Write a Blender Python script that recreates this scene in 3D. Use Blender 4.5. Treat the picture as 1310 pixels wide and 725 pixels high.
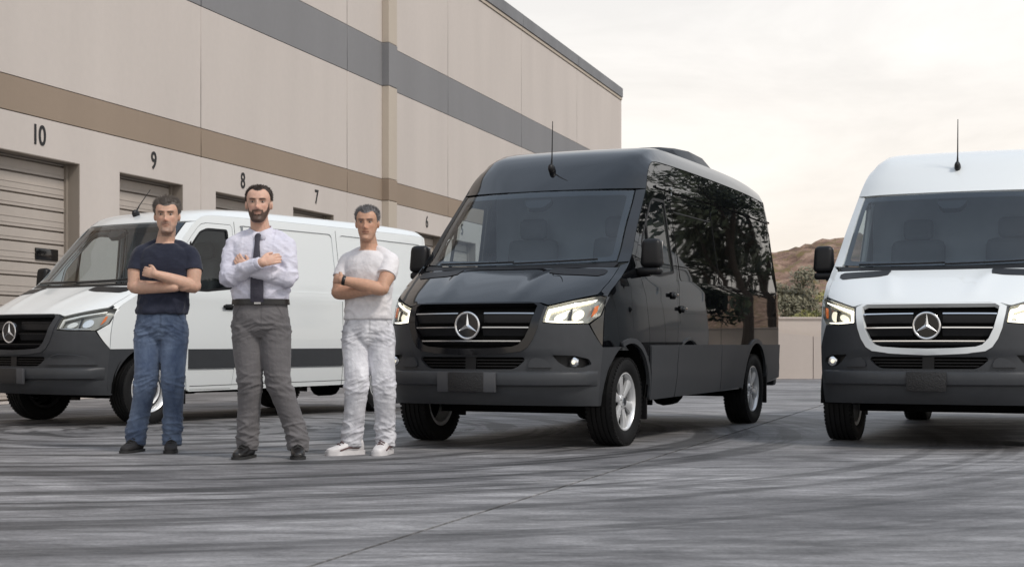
import bpy, bmesh, math, random
import numpy as np
from mathutils import Vector, Matrix, noise
from mathutils.geometry import delaunay_2d_cdt

for o in list(bpy.data.objects): bpy.data.objects.remove(o)
sc = bpy.context.scene
COL = sc.collection
R = math.radians

# ------------------------------------------------------------------ camera, sky, sun, exposure
CAM_H = 0.84
cam = bpy.data.cameras.new('camera')
cam.sensor_width = 36.0
cam.lens = 1924.0 / 1310.0 * 36.0
cam.shift_y = 74.5 / 1310.0
cam.clip_start = 0.1
cam.clip_end = 4000
cam.dof.use_dof = True
cam.dof.focus_distance = 12.0
cam.dof.aperture_fstop = 7.1
cob = bpy.data.objects.new('camera', cam)
cob.location = (0, 0, CAM_H)
cob.rotation_euler = (R(90), 0, 0)
COL.objects.link(cob)
sc.camera = cob

SUN_EL, SUN_AZ = R(50), R(128)      # azimuth: clockwise from +Y (the camera looks along +Y)
world = bpy.data.worlds.new('World')
sc.world = world
world.use_nodes = True
wn = world.node_tree
wn.nodes.clear()
def wnode(t, **k):
    n = wn.nodes.new(t)
    for a, b in k.items(): setattr(n, a, b)
    return n
sky = wnode('ShaderNodeTexSky', sky_type='NISHITA', sun_disc=False)
sky.sun_elevation = SUN_EL
sky.sun_rotation = SUN_AZ
sky.air_density = 1.2
sky.dust_density = 4.0
wsc = wnode('ShaderNodeMix', data_type='RGBA', blend_type='MULTIPLY')
wsc.inputs[0].default_value = 1.0
wsc.inputs[7].default_value = (0.1, 0.1, 0.1, 1)
wn.links.new(sky.outputs[0], wsc.inputs[6])
# thin, high, cream overcast drawn by direction: soft bands of brighter and greyer cloud
geo = wnode('ShaderNodeTexCoord')
mp = wnode('ShaderNodeMapping')
mp.inputs['Scale'].default_value = (1.6, 1.6, 7.0)
wn.links.new(geo.outputs['Generated'], mp.inputs[0])
nz = wnode('ShaderNodeTexNoise')
nz.inputs['Scale'].default_value = 1.7
nz.inputs['Detail'].default_value = 6
nz.inputs['Roughness'].default_value = 0.62
nz.inputs['Distortion'].default_value = 0.5
wn.links.new(mp.outputs[0], nz.inputs['Vector'])
cr = wnode('ShaderNodeValToRGB')
cr.color_ramp.elements[0].position = 0.36
cr.color_ramp.elements[0].color = (0.93, 0.93, 0.93, 1)
cr.color_ramp.elements[1].position = 0.62
cr.color_ramp.elements[1].color = (1.08, 1.08, 1.08, 1)
wn.links.new(nz.outputs['Fac'], cr.inputs[0])
wmix = wnode('ShaderNodeMix', data_type='RGBA')
wmix.inputs[0].default_value = 0.86
wn.links.new(wsc.outputs[2], wmix.inputs[6])
sxyz = wnode('ShaderNodeSeparateXYZ')
wn.links.new(geo.outputs['Generated'], sxyz.inputs[0])
gr_ = wnode('ShaderNodeValToRGB')
gr_.color_ramp.elements[0].position = 0.0
gr_.color_ramp.elements[0].color = (.85, .75, .65, 1)
gr_.color_ramp.elements[1].position = 1.0
gr_.color_ramp.elements[1].color = (.38, .45, .55, 1)
e_ = gr_.color_ramp.elements.new(0.09)
e_.color = (.805, .748, .690, 1)
e_ = gr_.color_ramp.elements.new(0.26)
e_.color = (.775, .752, .725, 1)
e_ = gr_.color_ramp.elements.new(0.55)
e_.color = (.53, .58, .65, 1)
wn.links.new(sxyz.outputs[2], gr_.inputs[0])
wmul = wnode('ShaderNodeMix', data_type='RGBA', blend_type='MULTIPLY')
wmul.inputs[0].default_value = 1.0
wn.links.new(cr.outputs[0], wmul.inputs[6])
wn.links.new(gr_.outputs[0], wmul.inputs[7])
wn.links.new(wmul.outputs[2], wmix.inputs[7])
bg = wnode('ShaderNodeBackground')
bg.inputs['Strength'].default_value = 1.1
wo = wnode('ShaderNodeOutputWorld')
wn.links.new(wmix.outputs[2], bg.inputs[0])
wn.links.new(bg.outputs[0], wo.inputs[0])

sun = bpy.data.lights.new('sun', 'SUN')
sun.energy = 1.5
sun.angle = R(10)
sun.color = (1.0, 0.93, 0.85)
sob = bpy.data.objects.new('sun', sun)
sob.rotation_euler = (R(90) - SUN_EL, 0, -SUN_AZ + math.pi)
sob.location = (0, 0, 30)
COL.objects.link(sob)

sc.view_settings.view_transform = 'Standard'
sc.view_settings.look = 'None'
sc.view_settings.gamma = 1
sc.view_settings.exposure = 0.35
sc.view_settings.use_curve_mapping = False

# ------------------------------------------------------------------ helpers
def tag(o, label=None, cat=None, group=None, kind=None):
    if label: o['label'] = label
    if cat: o['category'] = cat
    if group: o['group'] = group
    if kind: o['kind'] = kind
    return o
def empty(name, loc=(0, 0, 0), rz=0.0):
    o = bpy.data.objects.new(name, None)
    o.location = loc
    o.rotation_euler = (0, 0, rz)
    o.empty_display_size = 0.2
    COL.objects.link(o)
    return o
def link(name, me, mat, parent=None, loc=None, smooth=None):
    if mat is not None and not me.materials: me.materials.append(mat)
    o = bpy.data.objects.new(name, me)
    if loc is not None: o.location = loc
    if parent is not None: o.parent = parent
    COL.objects.link(o)
    return o
def mesh(name, v, f, smooth=False, sharp=None):
    me = bpy.data.meshes.new(name)
    me.from_pydata([tuple(map(float, p)) for p in v], [], [tuple(map(int, q)) for q in f])
    if smooth:
        me.polygons.foreach_set('use_smooth', [True] * len(me.polygons))
        if sharp is not None: me.set_sharp_from_angle(angle=R(sharp))
    me.update()
    return me
class MB:
    """collects primitives into ONE mesh"""
    def __init__(s): s.v = []; s.f = []
    def add(s, v, f):
        n = len(s.v); s.v += [tuple(p) for p in v]; s.f += [tuple(i + n for i in q) for q in f]; return s
    def box(s, c, d, m=None, bev=0.0):
        x, y, z = (k / 2 for k in d)
        if bev:
            bm = bmesh.new(); bmesh.ops.create_cube(bm, size=1)
            for q in bm.verts: q.co = Vector((q.co.x * d[0], q.co.y * d[1], q.co.z * d[2]))
            bmesh.ops.bevel(bm, geom=bm.edges[:], offset=bev, segments=2, affect='EDGES', profile=.5)
            bm.verts.index_update()
            v = [q.co.copy() for q in bm.verts]; f = [[w.index for w in p.verts] for p in bm.faces]; bm.free()
        else:
            v = [Vector(p) for p in ((-x,-y,-z),(x,-y,-z),(x,y,-z),(-x,y,-z),(-x,-y,z),(x,-y,z),(x,y,z),(-x,y,z))]
            f = [(0,3,2,1),(4,5,6,7),(0,1,5,4),(1,2,6,5),(2,3,7,6),(3,0,4,7)]
        if m is not None: v = [m @ p for p in v]
        c = Vector(c)
        return s.add([p + c for p in v], f)
    def tube(s, pts, rad, n=10, cap=True, flat=1.0, up=(0, 0, 1)):
        pts = [Vector(p) for p in pts]
        if not hasattr(rad, '__len__'): rad = [rad] * len(pts)
        v = []; f = []; prev = None
        for i, p in enumerate(pts):
            t = (pts[min(i + 1, len(pts) - 1)] - pts[max(i - 1, 0)]).normalized()
            a = Vector(up) if prev is None else prev
            a = a - t * a.dot(t)
            if a.length < 1e-4: a = Vector((1, 0, 0)) - t * t.x
            a.normalize(); prev = a; b = t.cross(a)
            r = rad[i]; ra, rb = (r if hasattr(r, '__len__') else (r, r * flat))
            for k in range(n):
                w = 2 * math.pi * k / n
                v.append(p + a * (ra * math.cos(w)) + b * (rb * math.sin(w)))
        for i in range(len(pts) - 1):
            for k in range(n):
                a0 = i * n + k; a1 = i * n + (k + 1) % n
                f.append((a0, a1, a1 + n, a0 + n))
        if cap:
            f.append(tuple(range(n - 1, -1, -1)))
            f.append(tuple(range((len(pts) - 1) * n, len(pts) * n)))
        return s.add(v, f)
    def lathe(s, prof, n=32, axis='x', c=(0, 0, 0), closed=False):
        """prof: (axial, radius)"""
        v = []; f = []; c = Vector(c); m = len(prof)
        for k in range(n):
            w = 2 * math.pi * k / n; cs, sn = math.cos(w), math.sin(w)
            for (a, r) in prof:
                p = (a, r * cs, r * sn) if axis == 'x' else ((r * sn, a, r * cs) if axis == 'y' else (r * cs, r * sn, a))
                v.append(c + Vector(p))
        for k in range(n):
            k2 = (k + 1) % n
            for i in range(m - 1 + (1 if closed else 0)):
                j = (i + 1) % m
                f.append((k * m + i, k2 * m + i, k2 * m + j, k * m + j))
        return s.add(v, f)
    def ell(s, c, r, n=12, m=8, rot=None):
        v = []; f = []; c = Vector(c)
        for i in range(m + 1):
            t = math.pi * i / m
            for k in range(n):
                w = 2 * math.pi * k / n
                p = Vector((r[0] * math.sin(t) * math.cos(w), r[1] * math.sin(t) * math.sin(w), r[2] * math.cos(t)))
                if rot is not None: p = rot @ p
                v.append(c + p)
        for i in range(m):
            for k in range(n):
                f.append((i * n + k, (i + 1) * n + k, (i + 1) * n + (k + 1) % n, i * n + (k + 1) % n))
        return s.add(v, f)
    def build(s, name, mat, parent=None, smooth=False, sharp=40, loc=None):
        me = mesh(name, s.v, s.f, smooth, sharp if smooth else None)
        bm = bmesh.new(); bm.from_mesh(me)
        bmesh.ops.recalc_face_normals(bm, faces=bm.faces[:]); bm.to_mesh(me); bm.free()
        if smooth: me.set_sharp_from_angle(angle=R(sharp))
        return link(name, me, mat, parent, loc)

# ------------------------------------------------------------------ materials
def newmat(name):
    m = bpy.data.materials.new(name); m.use_nodes = True
    nt = m.node_tree; b = nt.nodes['Principled BSDF']
    return m, nt, b
def N(nt, t, **k):
    n = nt.nodes.new(t)
    for a, b in k.items():
        if a in n.inputs.keys() if hasattr(n.inputs, 'keys') else False: n.inputs[a].default_value = b
        else: setattr(n, a, b)
    return n
def plain(name, col, rough=.5, metal=0.0, spec=.5, coat=0.0, var=0.0, vs=8.0, bump=0.0, bs=200.0, ior=None):
    m, nt, b = newmat(name)
    b.inputs['Base Color'].default_value = (*col, 1)
    b.inputs['Roughness'].default_value = rough
    b.inputs['Metallic'].default_value = metal
    b.inputs['Specular IOR Level'].default_value = spec
    if ior: b.inputs['IOR'].default_value = ior
    if coat:
        b.inputs['Coat Weight'].default_value = coat; b.inputs['Coat Roughness'].default_value = .03
    tc = nt.nodes.new('ShaderNodeTexCoord')
    if var:
        n = nt.nodes.new('ShaderNodeTexNoise'); n.inputs['Scale'].default_value = vs; n.inputs['Detail'].default_value = 5
        nt.links.new(tc.outputs['Object'], n.inputs['Vector'])
        mx = nt.nodes.new('ShaderNodeMix'); mx.data_type = 'RGBA'
        mx.inputs[6].default_value = (*[c * (1 - var) for c in col], 1)
        mx.inputs[7].default_value = (*[min(1, c * (1 + var)) for c in col], 1)
        nt.links.new(n.outputs['Fac'], mx.inputs[0]); nt.links.new(mx.outputs[2], b.inputs['Base Color'])
    if bump:
        n = nt.nodes.new('ShaderNodeTexNoise'); n.inputs['Scale'].default_value = bs; n.inputs['Detail'].default_value = 3
        nt.links.new(tc.outputs['Object'], n.inputs['Vector'])
        bp = nt.nodes.new('ShaderNodeBump'); bp.inputs['Strength'].default_value = bump; bp.inputs['Distance'].default_value = .01
        nt.links.new(n.outputs['Fac'], bp.inputs['Height']); nt.links.new(bp.outputs[0], b.inputs['Normal'])
    return m
def emit(name, col, s):
    m, nt, b = newmat(name)
    b.inputs['Base Color'].default_value = (*col, 1)
    b.inputs['Emission Color'].default_value = (*col, 1)
    b.inputs['Emission Strength'].default_value = s
    return m
def glassmat(name, tint, ior=1.5, rough=0.0):
    m = bpy.data.materials.new(name); m.use_nodes = True
    nt = m.node_tree; nt.nodes.clear()
    o = nt.nodes.new('ShaderNodeOutputMaterial'); mx = nt.nodes.new('ShaderNodeMixShader')
    t = nt.nodes.new('ShaderNodeBsdfTransparent'); t.inputs[0].default_value = (*tint, 1)
    g = nt.nodes.new('ShaderNodeBsdfGlossy'); g.inputs['Roughness'].default_value = rough
    # thin sheet: the same Schlick reflectance from either side (no total internal reflection)
    ge = nt.nodes.new('ShaderNodeNewGeometry'); dt = nt.nodes.new('ShaderNodeVectorMath'); dt.operation = 'DOT_PRODUCT'
    nt.links.new(ge.outputs['Normal'], dt.inputs[0]); nt.links.new(ge.outputs['Incoming'], dt.inputs[1])
    def mth(op, a, b=None):
        n = nt.nodes.new('ShaderNodeMath'); n.operation = op
        for i_, q in enumerate((a, b)):
            if q is None: continue
            if isinstance(q, (int, float)): n.inputs[i_].default_value = q
            else: nt.links.new(q, n.inputs[i_])
        return n.outputs[0]
    f0 = ((ior-1)/(ior+1))**2
    k5 = mth('POWER', mth('SUBTRACT', 1.0, mth('ABSOLUTE', dt.outputs['Value'])), 5.0)
    fr = mth('ADD', mth('MULTIPLY', k5, 1-f0), f0)
    nt.links.new(fr, mx.inputs[0]); nt.links.new(t.outputs[0], mx.inputs[1])
    nt.links.new(g.outputs[0], mx.inputs[2]); nt.links.new(mx.outputs[0], o.inputs[0])
    return m
M = {}
M['paint_black'] = plain('black_paint', (.0035, .004, .005), .4, metal=.0, spec=.0, coat=1.0)
M['paint_black'].node_tree.nodes['Principled BSDF'].inputs['Coat IOR'].default_value = 1.75
M['paint_black'].node_tree.nodes['Principled BSDF'].inputs['Coat Roughness'].default_value = .015
M['paint_white'] = plain('white_paint', (.74, .77, .77), .35, coat=.7)
M['plastic'] = plain('grey_plastic', (.046, .049, .054), .42, spec=.3, var=.12, vs=14, bump=.08, bs=600)
M['trim'] = plain('black_trim', (.009, .009, .010), .42, spec=.3, bump=.05, bs=500)
M['gloss'] = plain('gloss_black_trim', (.006, .006, .007), .12)
M['void'] = plain('dark_underside', (.005, .005, .005), .85, spec=.1, var=.3)
M['chrome'] = plain('chrome', (.78, .79, .80), .16, metal=1.0)
M['satin'] = plain('satin_metal_strip', (.50, .51, .52), .25, metal=1.0)
M['alloy'] = plain('silver_alloy', (.74, .75, .76), .30, metal=.45, coat=.4, var=.04)
M['steel'] = plain('dark_steel_wheel', (.05, .05, .055), .45, metal=.6)
M['rubber'] = plain('tyre_rubber', (.010, .010, .0105), .66, spec=.22, var=.35, vs=10, bump=.15, bs=300)
M['glass'] = glassmat('windscreen_glass', (.78, .87, .92), 2.0)
M['doorglass'] = glassmat('door_glass', (.62, .66, .65), 1.6)
M['lens'] = glassmat('lamp_lens', (.93, .95, .95), 1.45)
M['tint'] = plain('privacy_glass', (.004, .004, .004), .02, spec=.55)
M['frit'] = plain('frit_border', (.008, .008, .009), .3)
M['drl'] = emit('lit_lamp', (1.0, .95, .82), 1.5)
M['lamp'] = emit('lit_reflector', (1.0, .92, .72), .6)
M['lampdim'] = plain('lamp_reflector', (.82, .82, .78), .3, metal=.4)
M['bowl'] = plain('lamp_bowl', (.30, .30, .28), .3, metal=.5)
M['amber'] = plain('amber_reflector', (.75, .16, .02), .2)
M['cabin'] = plain('cabin_grey', (.24, .26, .28), .7, var=.1)
M['dash'] = plain('dashboard', (.20, .22, .24), .6, bump=.1)
M['seat'] = plain('seat_fabric', (.07, .075, .08), .85, var=.2)
M['liner'] = plain('headliner', (.6, .6, .58), .9)
M['plate'] = plain('dark_plate', (.012, .012, .013), .45, var=.5, vs=60, bump=.6, bs=90)
M['holder'] = plain('plate_holder', (.060, .062, .068), .4)
# ------------------------------------------------------------------ surface panels
def pchip(xs, ys):
    xs = np.asarray(xs, float); ys = np.asarray(ys, float)
    h = np.diff(xs); d = np.diff(ys) / h
    m = np.zeros_like(ys)
    for i in range(1, len(xs) - 1):
        if d[i-1] * d[i] > 0:
            w1 = 2 * h[i] + h[i-1]; w2 = h[i] + 2 * h[i-1]
            m[i] = (w1 + w2) / (w1 / d[i-1] + w2 / d[i])
    m[0] = d[0]; m[-1] = d[-1]
    def fn(x):
        x = np.clip(np.asarray(x, float), xs[0], xs[-1])
        i = np.clip(np.searchsorted(xs, x) - 1, 0, len(h) - 1)
        t = (x - xs[i]) / h[i]
        return ((1 + 2*t)*(1-t)**2*ys[i] + t*(1-t)**2*h[i]*m[i] + t*t*(3-2*t)*ys[i+1] + t*t*(t-1)*h[i]*m[i+1])
    return fn
def densify(poly, res):
    out = []
    n = len(poly)
    for i in range(n):
        a = np.array(poly[i], float); b = np.array(poly[(i+1) % n], float)
        k = max(1, int(math.ceil(np.linalg.norm(b - a) / res)))
        for j in range(k): out.append(a + (b - a) * j / k)
    return out
def area(poly):
    p = np.array(poly); q = np.roll(p, -1, 0)
    return 0.5 * float(np.sum(p[:, 0]*q[:, 1] - q[:, 0]*p[:, 1]))
def inset_poly(poly, d):
    """move the outline inwards by d (outwards when negative)"""
    p = [np.array(q, float) for q in poly]
    if area(p) < 0: p = p[::-1]
    out = []; n = len(p)
    for i in range(n):
        a, b, c = p[i-1], p[i], p[(i+1) % n]
        e1 = (b - a) / (np.linalg.norm(b - a) + 1e-12); e2 = (c - b) / (np.linalg.norm(c - b) + 1e-12)
        n1 = np.array([-e1[1], e1[0]]); n2 = np.array([-e2[1], e2[0]])
        m = n1 + n2; l = np.linalg.norm(m)
        if l < 1e-6: out.append(b + n1 * d); continue
        m /= l
        out.append(b + m * d / max(.35, float(m @ n1)))
    return out
def round_poly(poly, r, seg=4):
    p = [np.array(q, float) for q in poly]; out = []; n = len(p)
    for i in range(n):
        a, b, c = p[i-1], p[i], p[(i+1) % n]
        la, lc = np.linalg.norm(a-b), np.linalg.norm(c-b)
        rr = min(r, .45*la, .45*lc)
        s = b + (a-b)/la*rr; e = b + (c-b)/lc*rr
        for j in range(seg+1):
            t = j/seg
            out.append((1-t)**2*s + 2*t*(1-t)*b + t*t*e)
    return out
def inside(pts, poly):
    pts = np.asarray(pts); res = np.zeros(len(pts), bool)
    p = np.array(poly); q = np.roll(p, -1, 0)
    for (x0, y0), (x1, y1) in zip(p, q):
        c = ((y0 > pts[:, 1]) != (y1 > pts[:, 1]))
        if abs(y1-y0) < 1e-12: continue
        xi = x0 + (pts[:, 1]-y0)/(y1-y0)*(x1-x0)
        res ^= c & (pts[:, 0] < xi)
    return res
def panel_mesh(name, surf, outer, holes=(), off=0.0, thick=.012, res=.05, inset=0.0, flip=False, offfn=None, res2=None):
    loops = []
    o = [np.array(q, float) for q in outer]
    if area(o) < 0: o = o[::-1]
    if inset: o = inset_poly(o, inset)
    loops.append(densify(o, res))
    for hpoly in holes:
        q = [np.array(k, float) for k in hpoly]
        if area(q) < 0: q = q[::-1]
        loops.append(densify(q, res)[::-1])
    allb = np.array([q for l in loops for q in l])
    lo, hi = allb.min(0), allb.max(0)
    r2 = res2 or (res, res)
    gx = np.arange(lo[0]+r2[0]*.5, hi[0], r2[0]); gy = np.arange(lo[1]+r2[1]*.5, hi[1], r2[1])
    pts = np.zeros((0, 2))
    if len(gx) and len(gy):
        G = np.stack(np.meshgrid(gx, gy), -1).reshape(-1, 2)
        k = inside(G, loops[0])
        for l in loops[1:]: k &= ~inside(G, l)
        G = G[k]
        if len(G):
            dm = np.full(len(G), 9.0)
            for l in loops:
                a = np.array(l); b = np.roll(a, -1, 0); ab = b-a; L2 = (ab**2).sum(1)+1e-12
                for i in range(len(a)):
                    t = np.clip(((G-a[i])@ab[i])/L2[i], 0, 1)
                    dm = np.minimum(dm, np.hypot(*(G-a[i]-t[:, None]*ab[i]).T))
            pts = G[dm > min(r2)*.4]
    vin = [Vector((float(q[0]), float(q[1]))) for l in loops for q in l]
    ed = []; n0 = 0
    for l in loops:
        ed += [(n0+i, n0+(i+1) % len(l)) for i in range(len(l))]; n0 += len(l)
    vin += [Vector((float(q[0]), float(q[1]))) for q in pts]
    v2, e2, f2, ov, oe, of = delaunay_2d_cdt(vin, ed, [], 1, 1e-7)
    A = np.array([[q.x, q.y] for q in v2])
    if holes:
        cen = np.array([A[list(q)].mean(0) for q in f2]); keep = np.ones(len(f2), bool)
        for l in loops[1:]: keep &= ~inside(cen, l)
        f2 = [q for q, k in zip(f2, keep) if k]
    def P(a, b): return np.stack(surf(a, b), -1)
    e = 1e-3
    p0 = P(A[:, 0], A[:, 1])
    da = P(A[:, 0]+e, A[:, 1]) - P(A[:, 0]-e, A[:, 1]); db = P(A[:, 0], A[:, 1]+e) - P(A[:, 0], A[:, 1]-e)
    nn = np.cross(da, db); nn /= (np.linalg.norm(nn, axis=1)[:, None] + 1e-12)
    if flip: nn = -nn
    of_ = off + (offfn(A[:, 0], A[:, 1]) if offfn else 0.0)
    top = p0 + nn * (of_[:, None] if hasattr(of_, 'shape') and np.ndim(of_) else of_)
    V = [tuple(q) for q in top]; F = []
    cnt = {}
    for q in f2:
        q = tuple(q)
        a2 = area([A[i] for i in q])
        if a2 < 0: q = q[::-1]
        for i in range(len(q)):
            cnt[(q[i], q[(i+1) % len(q)])] = 1
        F.append(q[::-1] if flip else q)
    if thick:
        idx = {}
        for (a, b) in [k for k in cnt if (k[1], k[0]) not in cnt]:
            for w in (a, b):
                if w not in idx:
                    idx[w] = len(V); V.append(tuple(top[w])); V.append(tuple(top[w] - nn[w]*thick))
            q = (b, a)
            f = (idx[b], idx[a], idx[a]+1, idx[b]+1)
            F.append(f[::-1] if flip else f)
    me = mesh(name, V, F, True)
    return me
# ------------------------------------------------------------------ the van body as two smooth surfaces
WZ = pchip([.25, .34, .55, .9, 1.3, 1.45, 1.7, 2.1, 2.17, 2.29, 2.42, 2.6], [.935, .95, .972, .985, .972, .957, .921, .866, .856, .830, .797, .75])
def smooth01(t):
    t = np.clip(t, 0, 1); return t*t*(3-2*t)
class Body:
    def __init__(s, roof, ylen=4.75):
        s.ylen = ylen
        st = [ # s, Cy, Cz, Ey, Ez, a
         (.36, -.87, .35, -.495, .34, .40),
         (.42, -.930, .42, -.515, .42, .38),
         (.50, -.955, .50, -.522, .50, .36),
         (.62, -.955, .62, -.520, .62, .36),
         (.72, -.952, .72, -.510, .72, .36),
         (.755, -.972, .755, -.505, .755, .36),
         (.97, -.965, .97, -.490, .95, .36),
         (1.08, -.915, 1.08, -.470, 1.06, .37),
         (1.14, -.860, 1.14, -.440, 1.15, .38),
         (1.20, -.745, 1.21, -.370, 1.225, .42),
         (1.30, -.520, 1.32, -.220, 1.315, .46),
         (1.40, -.300, 1.41, -.050, 1.415, .50),
         (1.45, -.210, 1.448, .040, 1.475, .56),
         (1.80, .110, 1.800, .365, 1.815, .62),
         (2.13, .425, 2.130, .690, 2.140, .62)]
        st = [q + (6.,) for q in st]
        if roof == 'high':
            st += [(2.36, .640, 2.310, .830, 2.300, .50, 8.),
                   (2.56, .80, 2.430, .955, 2.385, .36, 10.),
                   (2.74, .96, 2.510, 1.06, 2.415, .22, 15.),
                   (3.04, 1.25, 2.575, 1.30, 2.420, .07, 18.),
                   (3.44, 1.65, 2.602, 1.65, 2.420, .04, 18.),
                   (4.93, 3.20, 2.595, 3.20, 2.405, .04, 18.),
                   (1.73+ylen-.15, ylen-.15, 2.545, ylen-.15, 2.355, .06, 12.),
                   (1.74+ylen, ylen-.01, 2.46, ylen-.01, 2.325, .10, 8.)]
            s.zg = 2.42
        else:
            st += [(2.22, .530, 2.195, .770, 2.190, .50, 7.),
                   (2.32, .640, 2.240, .860, 2.212, .36, 9.),
                   (2.48, .820, 2.285, .98, 2.220, .24, 10.),
                   (2.85, 1.19, 2.318, 1.24, 2.220, .10, 11.),
                   (3.30, 1.64, 2.330, 1.64, 2.220, .06, 11.),
                   (4.86, 3.20, 2.325, 3.20, 2.210, .06, 11.),
                   (1.66+ylen-.15, ylen-.15, 2.290, ylen-.15, 2.190, .08, 10.),
                   (1.67+ylen, ylen-.01, 2.22, ylen-.01, 2.17, .10, 8.)]
            s.zg = 2.22
        T = np.array(st)
        s.smax = T[-1, 0]
        s.cy, s.cz, s.ey, s.ez, s.a, s.n = (pchip(T[:, 0], T[:, i]) for i in range(1, 7))
    def W(s, y, z):
        w = WZ(z)
        lowk = 1 - smooth01((np.asarray(z) - 1.2) / .5)
        w = w - (.030 + .020*lowk) * np.clip((.35 - y)/.85, 0, 1.2)**2
        w = w - .045*np.clip((y - 1.8)/2.9, 0, 1)**2
        w = w - .09*np.clip((y - s.ylen+.15)/.15, 0, 1)**2
        # pressed shoulder under the windows
        w = w + .006*np.exp(-((np.asarray(z)-1.33)/.035)**2)
        return w
    def xe(s, t): return s.W(s.ey(t), s.ez(t))
    def F(s, x, t):
        x = np.asarray(x, float); t = np.asarray(t, float)
        xe = s.xe(t); u = np.clip(np.abs(x)/xe, 0, 1.02); a = s.a(t)
        g = a*u**2 + (1-a)*u**s.n(t)
        cy, cz = s.cy(t), s.cz(t)
        y = cy + (s.ey(t)-cy)*g; z = cz + (s.ez(t)-cz)*g
        # two soft power lines on the bonnet
        k = smooth01((t-1.15)/.06)*(1-smooth01((t-1.38)/.06))
        z = z + k*.012*np.exp(-((np.abs(x)-(.30+.45*(t-1.15)))/.07)**2)
        return x, y, z
    def S(s, sg):
        def fn(y, z):
            y = np.asarray(y, float); z = np.asarray(z, float)
            return sg*s.W(y, z), y, z
        return fn
    def E(s, s0, s1, n=10):
        return [(float(s.ey(t)), float(s.ez(t))) for t in np.linspace(s0, s1, n)]
    def FE(s, s0, s1, n=10, k=1.0):
        return [(float(s.xe(t))*k, float(t)) for t in np.linspace(s0, s1, n)]
def mirx(p): return [(-x, y) for x, y in p][::-1]
def sym(half): return list(half) + mirx([q for q in half if abs(q[0]) > 1e-6])
def arc(cy, cz, r, a0, a1, n=14):
    return [(cy + r*math.cos(R(a0+(a1-a0)*i/n)), cz + r*math.sin(R(a0+(a1-a0)*i/n))) for i in range(n+1)]
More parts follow.
